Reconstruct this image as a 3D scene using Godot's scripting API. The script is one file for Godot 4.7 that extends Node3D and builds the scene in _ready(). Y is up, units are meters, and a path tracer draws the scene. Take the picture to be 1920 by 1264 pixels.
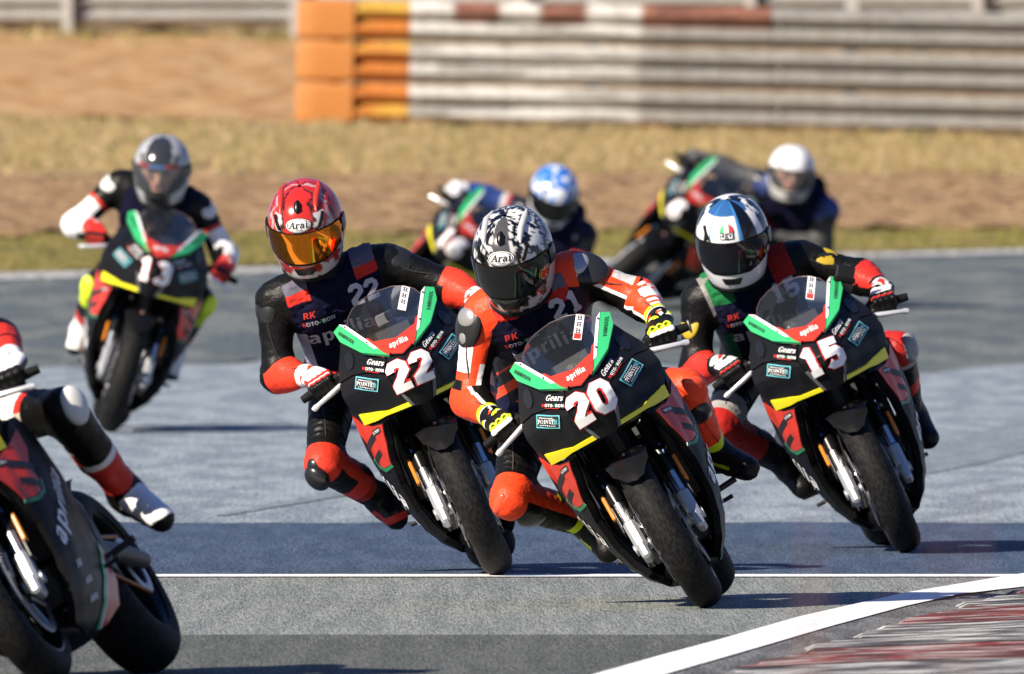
extends Node3D

# ---------------------------------------------------------------- helpers
var mats := {}
var used := {}
var noise := FastNoiseLite.new()
var font_bold: SystemFont
var font_serif: SystemFont
var glyphs := {}

func lin(r: float, g: float, b: float) -> Color:
	return Color(r, g, b).linear_to_srgb()

func mat(called: String, c: Color, rough := 0.5, metal := 0.0, spec := 0.5) -> StandardMaterial3D:
	if not mats.has(called):
		var m := StandardMaterial3D.new()
		m.resource_name = called
		m.albedo_color = c
		m.roughness = rough
		m.metallic = metal
		m.metallic_specular = spec
		mats[called] = m
	return mats[called]

func ramp(stops: Array) -> Gradient:
	var g := Gradient.new()
	var o := PackedFloat32Array()
	var c := PackedColorArray()
	for s in stops:
		o.append(s[0])
		c.append(lin(s[1], s[2], s[3]))
	g.offsets = o
	g.colors = c
	return g

func noise_tex(freq: float, stops: Array, size := 1024, octaves := 4, kind := FastNoiseLite.TYPE_SIMPLEX, sd := 1, normal := false, bump := 6.0) -> NoiseTexture2D:
	var key := "tex %s %s %s %s %s %s %s %s" % [freq, stops, size, octaves, kind, sd, normal, bump]
	if mats.has(key):
		return mats[key]
	var n := FastNoiseLite.new()
	n.noise_type = kind
	n.frequency = freq
	n.fractal_octaves = octaves
	n.seed = sd
	var t := NoiseTexture2D.new()
	t.width = size
	t.height = size
	t.seamless = true
	t.noise = n
	if normal:
		t.as_normal_map = true
		t.bump_strength = bump
	else:
		t.color_ramp = ramp(stops)
	mats[key] = t
	return t

# a world-mapped ground material: a colour noise and a finer detail noise
func ground_mat(called: String, stops: Array, fine: Array, scale: Vector3, fine_scale: Vector3, rough: float, freq := 0.012, fine_freq := 0.05, normal_amount := 0.6) -> StandardMaterial3D:
	var m := mat(called, Color.WHITE, rough, 0.0, 0.3)
	m.albedo_texture = noise_tex(freq, stops, 1024, 5, FastNoiseLite.TYPE_SIMPLEX, called.length())
	m.uv1_triplanar = true
	m.uv1_world_triplanar = true
	m.uv1_scale = scale
	m.detail_enabled = true
	m.detail_blend_mode = BaseMaterial3D.BLEND_MODE_MUL
	m.detail_uv_layer = BaseMaterial3D.DETAIL_UV_2
	m.detail_albedo = noise_tex(fine_freq, fine, 1024, 3, FastNoiseLite.TYPE_VALUE, 7)
	m.uv2_triplanar = true
	m.uv2_world_triplanar = true
	m.uv2_scale = fine_scale
	if normal_amount > 0.0:
		m.normal_enabled = true
		m.normal_scale = normal_amount
		m.normal_texture = noise_tex(fine_freq, [], 1024, 3, FastNoiseLite.TYPE_VALUE, 9, true, 5.0)
	return m

func numbered(called: String) -> String:
	var n: int = used.get(called, 0)
	used[called] = n + 1
	return called if n == 0 else "%s_%03d" % [called, n]

func tag(o: Node, label: String, category: String, group := "") -> Node:
	o.set_meta("label", label)
	o.set_meta("category", category)
	if group != "":
		o.set_meta("group", group)
	return o

func part(called: String, mesh: Mesh, material: Material, parent: Node) -> MeshInstance3D:
	var o := MeshInstance3D.new()
	o.name = called
	o.mesh = mesh
	if material:
		o.material_override = material
	parent.add_child(o, true)
	return o

func setting(called: String, mesh: Mesh, material: Material, kind := "structure") -> MeshInstance3D:
	var o := part(numbered(called), mesh, material, self)
	o.set_meta("kind", kind)
	return o

# triangle collector: positions with their own normals, winding made to agree
class Tri:
	var v := PackedVector3Array()
	var n := PackedVector3Array()
	var c := PackedColorArray()
	var colored := false
	func tri(a: Vector3, b: Vector3, d: Vector3, na: Vector3, nb: Vector3, nd: Vector3, ca := Color.WHITE, cb := Color.WHITE, cd := Color.WHITE) -> void:
		if (d - a).cross(b - a).dot(na + nb + nd) < 0.0:
			v.append(a); v.append(d); v.append(b)
			n.append(na); n.append(nd); n.append(nb)
			c.append(ca); c.append(cd); c.append(cb)
		else:
			v.append(a); v.append(b); v.append(d)
			n.append(na); n.append(nb); n.append(nd)
			c.append(ca); c.append(cb); c.append(cd)
	func flat(a: Vector3, b: Vector3, d: Vector3, toward: Vector3, col := Color.WHITE) -> void:
		var f := (d - a).cross(b - a).normalized()
		if f.dot(toward) < 0.0:
			f = -f
		tri(a, b, d, f, f, f, col, col, col)
	func quad(a: Vector3, b: Vector3, d: Vector3, e: Vector3, toward: Vector3, col := Color.WHITE) -> void:
		flat(a, b, d, toward, col)
		flat(a, d, e, toward, col)
	func add(o: Tri, t := Transform3D()) -> void:
		for i in o.v.size():
			v.append(t * o.v[i])
			n.append((t.basis * o.n[i]).normalized())
			c.append(o.c[i])
	func mesh() -> ArrayMesh:
		var a := []
		a.resize(Mesh.ARRAY_MAX)
		a[Mesh.ARRAY_VERTEX] = v
		a[Mesh.ARRAY_NORMAL] = n
		if colored:
			a[Mesh.ARRAY_COLOR] = c
		var m := ArrayMesh.new()
		if v.size():
			m.add_surface_from_arrays(Mesh.PRIMITIVE_TRIANGLES, a)
		return m

func pv(a: Array) -> PackedVector2Array:
	var p := PackedVector2Array()
	for i in a.size() / 2:
		p.append(Vector2(a[2 * i], a[2 * i + 1]))
	return p

func flip(p: PackedVector2Array) -> PackedVector2Array:
	var q := PackedVector2Array()
	for v in p:
		q.append(Vector2(-v.x, v.y))
	return q

# point and outward normal of a mapped surface
func on(map: Callable, u: float, v: float, inside: Vector3) -> Array:
	var e := 0.002
	var p: Vector3 = map.call(u, v)
	var n: Vector3 = (map.call(u + e, v) - map.call(u - e, v)).cross(map.call(u, v + e) - map.call(u, v - e))
	n = n.normalized()
	if n.dot(p - inside) < 0.0:
		n = -n
	return [p, n]

# a curved panel: the outline in (u, v) cut into cells and laid on the mapped surface, with an edge of its own thickness
func patch(poly: PackedVector2Array, map: Callable, inside: Vector3, cell: float, thick := 0.0, off := 0.0, hole := PackedVector2Array(), paint = null, into: Tri = null) -> Tri:
	var t := into if into else Tri.new()
	var lo := poly[0]
	var hi := poly[0]
	for p in poly:
		lo = lo.min(p)
		hi = hi.max(p)
	var cache := {}
	var look := func(p: Vector2) -> Array:
		var k := Vector2i((p * 20000.0).round())
		if not cache.has(k):
			var a := on(map, p.x, p.y, inside)
			a[0] += a[1] * off
			a.append(paint.call(p.x, p.y, a[0]) if paint != null else Color.WHITE)
			cache[k] = a
		return cache[k]
	var nx := maxi(1, ceili((hi.x - lo.x) / cell))
	var ny := maxi(1, ceili((hi.y - lo.y) / cell))
	for i in nx:
		for j in ny:
			var a := lo + Vector2(i, j) * cell
			var b := (a + Vector2(cell, cell)).min(hi + Vector2(1e-4, 1e-4))
			var box := PackedVector2Array([a, Vector2(b.x, a.y), b, Vector2(a.x, b.y)])
			for piece in Geometry2D.intersect_polygons(box, poly):
				var bits := [piece]
				if hole.size():
					bits = Geometry2D.clip_polygons(piece, hole)
				for bit in bits:
					var idx := Geometry2D.triangulate_polygon(bit)
					for k in idx.size() / 3:
						var x: Array = look.call(bit[idx[3 * k]])
						var y: Array = look.call(bit[idx[3 * k + 1]])
						var z: Array = look.call(bit[idx[3 * k + 2]])
						t.tri(x[0], y[0], z[0], x[1], y[1], z[1], x[2], y[2], z[2])
	if thick > 0.0:
		for ring in ([poly, hole] if hole.size() else [poly]):
			for i in ring.size():
				var a: Vector2 = ring[i]
				var b: Vector2 = ring[(i + 1) % ring.size()]
				var m := maxi(1, ceili(a.distance_to(b) / cell))
				for k in m:
					var x: Array = look.call(a.lerp(b, float(k) / m))
					var y: Array = look.call(a.lerp(b, float(k + 1) / m))
					var bx: Vector3 = x[0] - x[1] * thick
					var by: Vector3 = y[0] - y[1] * thick
					var side: Vector3 = (y[0] - x[0]).cross(x[1])
					t.quad(x[0], y[0], by, bx, side, x[2])
	t.colored = paint != null
	return t

# flat triangles of a word, cap height 1, centred
func word(text: String, serif := false) -> PackedVector2Array:
	var key := text + str(serif)
	if not glyphs.has(key):
		var m := TextMesh.new()
		m.font = font_serif if serif else font_bold
		m.font_size = 32
		m.pixel_size = 0.01
		m.depth = 0.0
		m.curve_step = 2.0
		m.text = text
		var arr := m.get_mesh_arrays()
		var out := PackedVector2Array()
		var vs: PackedVector3Array = arr[Mesh.ARRAY_VERTEX]
		var ids = arr[Mesh.ARRAY_INDEX]
		var order := []
		if ids == null or ids.size() == 0:
			order = range(vs.size())
		else:
			order = Array(ids)
		var lo := Vector2(1e9, 1e9)
		var hi := -lo
		for i in order:
			var p := Vector2(vs[i].x, vs[i].y)
			lo = lo.min(p)
			hi = hi.max(p)
			out.append(p)
		var mid := (lo + hi) / 2.0
		for i in out.size():
			out[i] = (out[i] - mid) / 0.2285
		glyphs[key] = out
	return glyphs[key]

func word_width(text: String, serif := false) -> float:
	var hi := 0.0
	for p in word(text, serif):
		hi = maxf(hi, absf(p.x))
	return hi * 2.0

# lettering laid on a mapped surface
func lettering(text: String, map: Callable, inside: Vector3, at: Vector2, height: float, angle: float, off: float, squeeze := 1.0, serif := false, into: Tri = null, slant := 0.0) -> Tri:
	var t := into if into else Tri.new()
	var w := word(text, serif)
	var turn := Transform2D(angle, at)
	for k in w.size() / 3:
		var q := []
		for j in 3:
			var p := w[3 * k + j] * height
			p.x = p.x * squeeze + p.y * slant
			p = turn * p
			var a := on(map, p.x, p.y, inside)
			q.append(a[0] + a[1] * off)
			q.append(a[1])
		t.tri(q[0], q[2], q[4], q[1], q[3], q[5])
	return t

func rect2(w: float, h: float, at: Vector2, angle: float) -> PackedVector2Array:
	return Transform2D(angle, at) * PackedVector2Array([Vector2(-w, -h) / 2, Vector2(w, -h) / 2, Vector2(w, h) / 2, Vector2(-w, h) / 2])

# a swept tube through points with a radius each
func tube(pts: Array, radii: Array, seg := 10, into: Tri = null, flat_y := 1.0) -> Tri:
	var t := into if into else Tri.new()
	var rings := []
	var up := Vector3.UP
	for i in pts.size():
		var d: Vector3 = (pts[mini(i + 1, pts.size() - 1)] - pts[maxi(i - 1, 0)]).normalized()
		if absf(d.dot(up)) > 0.95:
			up = Vector3.RIGHT if absf(d.x) < 0.9 else Vector3.BACK
		var x := d.cross(up).normalized()
		var y := x.cross(d).normalized()
		up = y
		var ring := []
		for k in seg:
			var a := TAU * k / seg
			var o := x * cos(a) + y * sin(a) * flat_y
			ring.append([pts[i] + o * radii[i], (x * cos(a) + y * sin(a)).normalized()])
		rings.append(ring)
	for i in pts.size() - 1:
		for k in seg:
			var a: Array = rings[i][k]
			var b: Array = rings[i][(k + 1) % seg]
			var c: Array = rings[i + 1][(k + 1) % seg]
			var d: Array = rings[i + 1][k]
			t.tri(a[0], b[0], c[0], a[1], b[1], c[1])
			t.tri(a[0], c[0], d[0], a[1], c[1], d[1])
	for e in 2:
		var i: int = 0 if e == 0 else pts.size() - 1
		if radii[i] > 0.0005:
			var out: Vector3 = (pts[0] - pts[1]) if e == 0 else (pts[-1] - pts[-2])
			for k in seg:
				t.flat(pts[i], rings[i][k][0], rings[i][(k + 1) % seg][0], out)
	return t

# profile points (x along the axle, radius) turned about the x axis
func lathe(profile: Array, seg := 48, into: Tri = null, closed := false) -> Tri:
	var t := into if into else Tri.new()
	var m := profile.size()
	var nrm := []
	for i in m:
		var a: Vector2 = profile[(i - 1 + m) % m] if closed else profile[maxi(i - 1, 0)]
		var b: Vector2 = profile[(i + 1) % m] if closed else profile[mini(i + 1, m - 1)]
		var d := (b - a).normalized()
		nrm.append(Vector2(-d.y, d.x))
	for i in (m if closed else m - 1):
		var p: Vector2 = profile[i]
		var q: Vector2 = profile[(i + 1) % m]
		var np: Vector2 = nrm[i]
		var nq: Vector2 = nrm[(i + 1) % m]
		for k in seg:
			var a := TAU * k / seg
			var b := TAU * (k + 1) / seg
			var da := Vector3(0, cos(a), sin(a))
			var db := Vector3(0, cos(b), sin(b))
			var x := Vector3.RIGHT
			t.tri(x * p.x + da * p.y, x * q.x + da * q.y, x * q.x + db * q.y, x * np.x + da * np.y, x * nq.x + da * nq.y, x * nq.x + db * nq.y)
			t.tri(x * p.x + da * p.y, x * q.x + db * q.y, x * p.x + db * p.y, x * np.x + da * np.y, x * nq.x + db * nq.y, x * np.x + db * np.y)
	return t

# a box with chamfered edges
func block(size: Vector3, bev := 0.006, at := Transform3D(), into: Tri = null) -> Tri:
	var t := into if into else Tri.new()
	var h := size / 2.0
	var g := h - Vector3(bev, bev, bev)
	for ax in 3:
		var u := (ax + 1) % 3
		var w := (ax + 2) % 3
		for s in [-1.0, 1.0]:
			var q := []
			for c in [[-1, -1], [1, -1], [1, 1], [-1, 1]]:
				var p := Vector3()
				p[ax] = s * h[ax]
				p[u] = c[0] * g[u]
				p[w] = c[1] * g[w]
				q.append(at * p)
			var o := Vector3()
			o[ax] = s
			t.quad(q[0], q[1], q[2], q[3], at.basis * o)
			for s2 in [-1.0, 1.0]:
				var e := []
				for c in [-1.0, 1.0]:
					var p := Vector3()
					p[ax] = s * h[ax]
					p[u] = s2 * g[u]
					p[w] = c * g[w]
					e.append(at * p)
					p[ax] = s * g[ax]
					p[u] = s2 * h[u]
					e.append(at * p)
				var o2 := Vector3()
				o2[ax] = s
				o2[u] = s2
				t.quad(e[0], e[2], e[3], e[1], at.basis * o2)
	for sx in [-1.0, 1.0]:
		for sy in [-1.0, 1.0]:
			for sz in [-1.0, 1.0]:
				var sg := Vector3(sx, sy, sz)
				t.flat(at * (Vector3(h.x, g.y, g.z) * sg), at * (Vector3(g.x, h.y, g.z) * sg), at * (Vector3(g.x, g.y, h.z) * sg), at.basis * sg)
	return t

# closed rings of equal length skinned with smooth normals
func loft(rings: Array, into: Tri = null, cap := true) -> Tri:
	var t := into if into else Tri.new()
	var m: int = rings[0].size()
	var nr := rings.size()
	var mids := []
	for r in rings:
		var c := Vector3.ZERO
		for p in r:
			c += p
		mids.append(c / m)
	var nrm := []
	for i in nr:
		var row := []
		for k in m:
			var du: Vector3 = rings[i][(k + 1) % m] - rings[i][(k - 1 + m) % m]
			var dv: Vector3 = rings[mini(i + 1, nr - 1)][k] - rings[maxi(i - 1, 0)][k]
			var n := du.cross(dv).normalized()
			if n.dot(rings[i][k] - mids[i]) < 0.0:
				n = -n
			row.append(n)
		nrm.append(row)
	for i in nr - 1:
		for k in m:
			var l := (k + 1) % m
			t.tri(rings[i][k], rings[i][l], rings[i + 1][l], nrm[i][k], nrm[i][l], nrm[i + 1][l])
			t.tri(rings[i][k], rings[i + 1][l], rings[i + 1][k], nrm[i][k], nrm[i + 1][l], nrm[i + 1][k])
	if cap:
		for e in [0, nr - 1]:
			var out: Vector3 = mids[0] - mids[1] if e == 0 else mids[nr - 1] - mids[nr - 2]
			for k in m:
				t.flat(mids[e], rings[e][k], rings[e][(k + 1) % m], out)
	return t

# ring of a rounded box section: centre, half width, half height, in the xy plane at depth z
func section(z: float, y: float, w: float, h: float, power := 2.6, seg := 20, x := 0.0) -> Array:
	var r := []
	for k in seg:
		var a := TAU * k / seg
		var c := cos(a)
		var s := sin(a)
		r.append(Vector3(x + w * signf(c) * pow(absf(c), 2.0 / power), y + h * signf(s) * pow(absf(s), 2.0 / power), z))
	return r

func smooth(x: float, a: float, b: float) -> float:
	return smoothstep(a, b, x)

# piecewise-linear table
func table(x: float, xs: Array, ys: Array) -> float:
	if x <= xs[0]:
		return ys[0]
	for i in xs.size() - 1:
		if x <= xs[i + 1]:
			var t: float = (x - xs[i]) / (xs[i + 1] - xs[i])
			return lerpf(ys[i], ys[i + 1], t * t * (3.0 - 2.0 * t) * 0.5 + t * 0.5)
	return ys[-1]

# ---------------------------------------------------------------- the place
# ground lines across the view: [distance at x=-3.2, height there, distance at x=3.3, height there]
var lines := [[-400.0, 0.0, -400.0, 0.0], [125.0, 0.0, 125.0, 0.0], [140.0, 0.06, 140.0, 0.06], [150.9, 0.446, 159.7, 0.507], [157.5, 0.614, 164.9, 0.591], [172.5, 0.879, 174.6, 0.883],
	[189.8, 1.19, 189.8, 1.058], [226.6, 1.80, 226.6, 1.72], [300.0, 3.4, 300.0, 3.4], [420.0, 5.0, 420.0, 5.0], [4000.0, 6.0, 4000.0, 6.0]]

func line_at(i: int, x: float) -> Vector2:
	var t := (clampf(x, -9.0, 9.0) + 3.2) / 6.5
	return Vector2(lerpf(lines[i][0], lines[i][2], t), lerpf(lines[i][1], lines[i][3], t))

func height(x: float, z: float) -> float:
	var d := -z
	for i in lines.size() - 1:
		var b := line_at(i + 1, x)
		if d <= b.x:
			var a := line_at(i, x)
			return lerpf(a.y, b.y, (d - a.x) / (b.x - a.x))
	return 6.0

# a ground sheet between two lines (each a Callable x -> distance), laid just over the terrain
func sheet(near: Callable, far: Callable, x0: float, x1: float, nx: int, nd: int, lift: float, rough := 0.0) -> ArrayMesh:
	var t := Tri.new()
	var grid := []
	for i in nx + 1:
		var f := float(i) / nx * 2.0 - 1.0
		var x := lerpf(x0, x1, (signf(f) * pow(absf(f), 2.2) + 1.0) / 2.0)
		var col := []
		var da: float = near.call(x)
		var db: float = far.call(x)
		for j in nd + 1:
			var d := lerpf(da, db, float(j) / nd)
			var y := height(x, -d) + lift
			if rough > 0.0:
				y += rough * (noise.get_noise_2d(x * 40.0, d * 12.0) + 0.6)
			col.append(Vector3(x, y, -d))
		grid.append(col)
	for i in nx:
		for j in nd:
			var a: Vector3 = grid[i][j]
			var b: Vector3 = grid[i + 1][j]
			var c: Vector3 = grid[i + 1][j + 1]
			var e: Vector3 = grid[i][j + 1]
			t.quad(a, b, c, e, Vector3.UP)
	var st := SurfaceTool.new()
	st.begin(Mesh.PRIMITIVE_TRIANGLES)
	st.set_smooth_group(0)
	for p in t.v:
		st.add_vertex(p)
	st.index()
	st.generate_normals()
	return st.commit()

func flat_sheet(poly: PackedVector2Array, lift: float) -> ArrayMesh:
	var t := Tri.new()
	var idx := Geometry2D.triangulate_polygon(poly)
	for k in idx.size() / 3:
		var q := []
		for j in 3:
			var p := poly[idx[3 * k + j]]
			q.append(Vector3(p.x, height(p.x, p.y) + lift, p.y))
		t.flat(q[0], q[1], q[2], Vector3.UP)
	return t.mesh()

func build_ground() -> void:
	var wob := func(i: int, amp: float, fr: float) -> Callable:
		return func(x: float) -> float: return line_at(i, x).x + amp * noise.get_noise_2d(x * fr, i * 37.0)
	var at := func(d: float, amp := 0.0) -> Callable:
		return func(x: float) -> float: return d + amp * noise.get_noise_2d(x * 30.0, d)
	# one sheet to the horizon under everything
	var gm := ground_mat("ground_soil", [[0.3, 0.30, 0.20, 0.11], [0.7, 0.42, 0.29, 0.16]], [[0.2, 0.7, 0.7, 0.7], [0.8, 1, 1, 1]], Vector3(0.12, 0.12, 0.05), Vector3(1.0, 1.0, 0.3), 0.95)
	var g := Tri.new()
	var xs := [-2500.0, -600.0, -150.0, -40.0, -20.0, -9.0, -6.0, -3.2, 0.0, 3.3, 6.0, 9.0, 20.0, 40.0, 150.0, 600.0, 2500.0]
	var ds := [-2500.0, -400.0, -100.0, 0.0, 60.0, 120.0, 130.0, 140.0, 145.0, 150.0, 155.0, 160.0, 166.0, 172.0, 178.0, 184.0, 190.0, 205.0, 226.0, 260.0, 300.0, 420.0, 1000.0, 4000.0]
	for i in xs.size() - 1:
		for j in ds.size() - 1:
			var q := []
			for c in [[0, 0], [1, 0], [1, 1], [0, 1]]:
				var x: float = xs[i + c[0]]
				var d: float = ds[j + c[1]]
				q.append(Vector3(x, height(x, -d) - 0.08, -d))
			g.quad(q[0], q[1], q[2], q[3], Vector3.UP)
	setting("ground", g.mesh(), gm)

	# the race track: strips of asphalt laid at different times
	var ash := [[0.3, 0.46, 0.46, 0.46], [0.46, 0.74, 0.74, 0.74], [0.64, 1.0, 1.0, 1.0]]
	var grain := Vector3(1.4, 1.4, 0.035)
	var a0 := ground_mat("asphalt_near", [[0.3, 0.106, 0.115, 0.108], [0.7, 0.132, 0.141, 0.132]], ash, Vector3(0.5, 0.5, 0.02), grain, 0.85, 0.012, 0.24, 0.25)
	var a1 := ground_mat("asphalt_pale", [[0.3, 0.222, 0.245, 0.237], [0.7, 0.272, 0.292, 0.280]], ash, Vector3(0.55, 0.5, 0.02), grain, 0.8, 0.012, 0.24, 0.25)
	var a2 := ground_mat("asphalt_blue", [[0.3, 0.058, 0.09, 0.15], [0.7, 0.08, 0.115, 0.185]], ash, Vector3(0.4, 0.5, 0.03), grain, 0.8, 0.012, 0.24, 0.25)
	var a3 := ground_mat("asphalt_worn", [[0.350, 0.239, 0.289, 0.336], [0.500, 0.292, 0.346, 0.389], [0.650, 0.345, 0.400, 0.436]], ash, Vector3(0.22, 0.5, 0.035), grain, 0.8, 0.012, 0.24, 0.25)
	var a4 := ground_mat("asphalt_dark", [[0.350, 0.111, 0.138, 0.150], [0.500, 0.141, 0.164, 0.168], [0.650, 0.193, 0.215, 0.203]], ash, Vector3(0.12, 0.5, 0.06), grain, 0.8, 0.012, 0.24, 0.25)
	setting("asphalt_road", sheet(at.call(40.0), at.call(81.6), -40, 40, 40, 8, 0.0), a0)
	setting("asphalt_road", sheet(at.call(81.6), at.call(90.12), -40, 40, 40, 4, 0.0), a1)
	setting("asphalt_road", sheet(at.call(90.12), at.call(99.3, 0.25), -40, 40, 40, 4, 0.0), a2)
	setting("asphalt_road", sheet(at.call(99.3, 0.25), at.call(138.5, 4.0), -40, 40, 120, 8, 0.0), a3)
	setting("asphalt_road", sheet(at.call(138.5, 4.0), wob.call(3, 0.5, 30.0), -40, 40, 160, 10, 0.0), a4)
	# painted lines
	var paint := ground_mat("line_paint", [[0.3, 0.76, 0.76, 0.75], [0.6, 0.84, 0.84, 0.84]], [[0.2, 0.9, 0.9, 0.9], [0.5, 1, 1, 1]], Vector3(0.8, 0.8, 0.1), grain, 0.7, 0.012, 0.05, 0.2)
	setting("white_line", flat_sheet(PackedVector2Array([Vector2(-30, -89.75), Vector2(1.81, -89.75), Vector2(1.86, -90.13), Vector2(-30, -90.13)]), 0.004), paint)
	var edge := PackedVector2Array()
	for p in [[0.05, -74.3], [0.284, -76.789], [0.5, -78.95], [0.665, -80.519], [0.983, -83.746], [1.402, -87.162], [1.792, -89.599], [2.039, -91.042], [2.9, -96.0], [4.6, -104.0]]:
		edge.append(Vector2(p[0], p[1]))
	for p in [[5.2, -104.0], [3.4, -96.0], [2.4, -90.3], [2.071, -89.019], [1.837, -88.04], [1.587, -86.926], [1.371, -85.23], [1.075, -82.453], [0.758, -79.258], [0.509, -76.789], [0.27, -74.3]]:
		edge.append(Vector2(p[0], p[1]))
	setting("white_line", flat_sheet(edge, 0.008), paint)
	var far_paint := ground_mat("edge_paint", [[0.42, 0.22, 0.22, 0.22], [0.55, 0.62, 0.62, 0.6]], [[0.2, 0.7, 0.7, 0.7], [0.5, 1, 1, 1]], Vector3(0.5, 0.5, 0.3), Vector3(3, 3, 1), 0.8, 0.02, 0.05, 0.0)
	setting("white_line", sheet(func(x: float) -> float: return line_at(3, x).x - 0.9, func(x: float) -> float: return line_at(3, x).x - 0.05, -40, 40, 60, 2, 0.006), far_paint)
	# rubber laid by earlier tyres
	var mark_m := ground_mat("tyre_rubber", [[0.3, 0.217, 0.261, 0.299], [0.7, 0.265, 0.313, 0.352]], ash, Vector3(0.5, 0.5, 0.05), grain, 0.8, 0.012, 0.24, 0.2)
	for q in [[[1.6, -108.0], [1.9, -112.0], [2.5, -118.0], [2.9, -128.0], 0.2], [[-1.2, -100.5], [-0.7, -106.0], [0.3, -114.0], [1.5, -122.0], 0.08]]:
		var strip := PackedVector2Array()
		for side in [0, 1]:
			for k in 13:
				var f := k / 12.0 if side == 0 else 1.0 - k / 12.0
				var c := Vector2(q[0][0], q[0][1]).bezier_interpolate(Vector2(q[1][0], q[1][1]), Vector2(q[2][0], q[2][1]), Vector2(q[3][0], q[3][1]), f)
				strip.append(c + Vector2((q[4] if side else -q[4]) * (0.3 + sin(f * PI)), 0.0))
		setting("tyre_mark", flat_sheet(strip, 0.004), mark_m)
	# kerb slabs beside the white edge line
	var kerb := Node3D.new()
	kerb.name = "kerb"
	kerb.set_meta("kind", "structure")
	add_child(kerb)
	var wear := [[0.34, 0.3, 0.3, 0.3], [0.44, 0.9, 0.9, 0.9], [0.6, 1, 1, 1]]
	var kr := ground_mat("kerb_red", [[0.34, 0.05, 0.045, 0.045], [0.39, 0.16, 0.02, 0.02], [0.61, 0.24, 0.024, 0.022], [0.64, 0.36, 0.22, 0.2], [0.68, 0.5, 0.48, 0.46]], wear, Vector3(0.06, 0.5, 0.13), Vector3(0.05, 0.7, 0.2), 0.85, 0.03, 0.06, 0.2)
	var kw := ground_mat("kerb_white", [[0.38, 0.06, 0.06, 0.065], [0.47, 0.12, 0.12, 0.125], [0.53, 0.19, 0.19, 0.19], [0.57, 0.52, 0.52, 0.51], [0.65, 0.64, 0.64, 0.62]], wear, Vector3(0.07, 0.5, 0.15), Vector3(0.05, 0.7, 0.2), 0.85, 0.03, 0.06, 0.2)
	var kg := ground_mat("kerb_bare", [[0.35, 0.12, 0.125, 0.13], [0.65, 0.19, 0.195, 0.2]], ash, Vector3(0.5, 0.5, 0.05), grain, 0.9, 0.012, 0.24, 0.2)
	var kd := [72.0, 74.4, 76.8, 79.0, 80.4, 82.0, 84.6, 86.2, 88.0, 90.6, 93.2, 96.0]
	var red := [1, 0, 1, 0, 0, 1, 0, 1, 0, 1, 0]
	var left_x := func(d: float) -> float: return table(d, [70.0, 74.3, 76.79, 79.26, 82.45, 85.23, 86.93, 88.04, 89.02, 90.3, 96.0], [-0.1, 0.27, 0.509, 0.758, 1.075, 1.371, 1.587, 1.837, 2.071, 2.4, 3.4])
	for k in kd.size() - 1:
		var d0: float = kd[k] + 0.04
		var d1: float = kd[k + 1] - 0.04
		var t := Tri.new()
		var rows := 5
		var prev := []
		for j in rows + 1:
			var d := lerpf(d0, d1, float(j) / rows)
			var gap: float = 0.2 + 0.07 * noise.get_noise_2d(d * 60.0, 3.0)
			var x: float = left_x.call(d) + gap
			var row := [Vector3(x, 0.006, -d), Vector3(x + 0.03, 0.02, -d), Vector3(x + 0.6, 0.045, -d), Vector3(x + 1.3, 0.06, -d), Vector3(x + 1.34, 0.0, -d)]
			if j > 0:
				for i in 4:
					t.quad(prev[i], prev[i + 1], row[i + 1], row[i], Vector3.UP)
			prev = row
		part("slab", t.mesh(), kr if red[k] == 1 else kw, kerb)
	var bare := PackedVector2Array()
	for d in [72.0, 76.8, 79.3, 82.4, 85.2, 88.0, 90.3, 96.0]:
		bare.append(Vector2(left_x.call(d) - 0.02, -d))
	for d in [96.0, 72.0]:
		bare.append(Vector2(left_x.call(d) + 2.2, -d))
	part("kerb_base", flat_sheet(bare, 0.004), kg, kerb)

	# verge beyond the track
	var green := ground_mat("verge_green", [[0.400, 0.140, 0.130, 0.035], [0.500, 0.230, 0.195, 0.055], [0.600, 0.320, 0.250, 0.090]], [[0.25, 0.6, 0.6, 0.6], [0.7, 1, 1, 1]], Vector3(0.25, 0.25, 0.1), Vector3(0.5, 0.5, 0.16), 0.95)
	var gravel := ground_mat("gravel", [[0.400, 0.252, 0.145, 0.068], [0.500, 0.359, 0.218, 0.107], [0.600, 0.456, 0.306, 0.160]], [[0.25, 0.42, 0.42, 0.42], [0.5, 0.9, 0.9, 0.9], [0.7, 1, 1, 1]], Vector3(0.2, 0.2, 0.2), Vector3(0.45, 0.45, 0.16), 0.95)
	var dry := ground_mat("dry_turf", [[0.360, 0.243, 0.140, 0.072], [0.430, 0.225, 0.176, 0.068], [0.500, 0.378, 0.279, 0.140], [0.625, 0.486, 0.360, 0.198]], [[0.25, 0.6, 0.6, 0.6], [0.7, 1, 1, 1]], Vector3(0.16, 0.16, 0.1), Vector3(0.5, 0.5, 0.16), 0.95)
	var sand := ground_mat("sand", [[0.390, 0.380, 0.198, 0.073], [0.500, 0.471, 0.262, 0.106], [0.621, 0.517, 0.350, 0.180]], [[0.25, 0.75, 0.75, 0.75], [0.6, 1, 1, 1]], Vector3(0.14, 0.14, 0.08), Vector3(2, 2, 0.5), 0.95)
	setting("grass_verge", sheet(wob.call(3, 0.5, 30.0), wob.call(4, 1.2, 40.0), -40, 40, 240, 6, 0.0, 0.015), green)
	setting("gravel_trap", sheet(wob.call(4, 1.2, 40.0), wob.call(5, 2.5, 40.0), -40, 40, 300, 20, 0.0, 0.05), gravel)
	setting("dry_grass_bank", sheet(wob.call(5, 2.5, 40.0), wob.call(6, 1.0, 30.0), -40, 40, 240, 10, 0.0, 0.03), dry)
	setting("sand_bank", sheet(wob.call(6, 1.0, 30.0), wob.call(7, 2.0, 30.0), -40, 40, 200, 16, 0.0, 0.06), sand)
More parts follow.
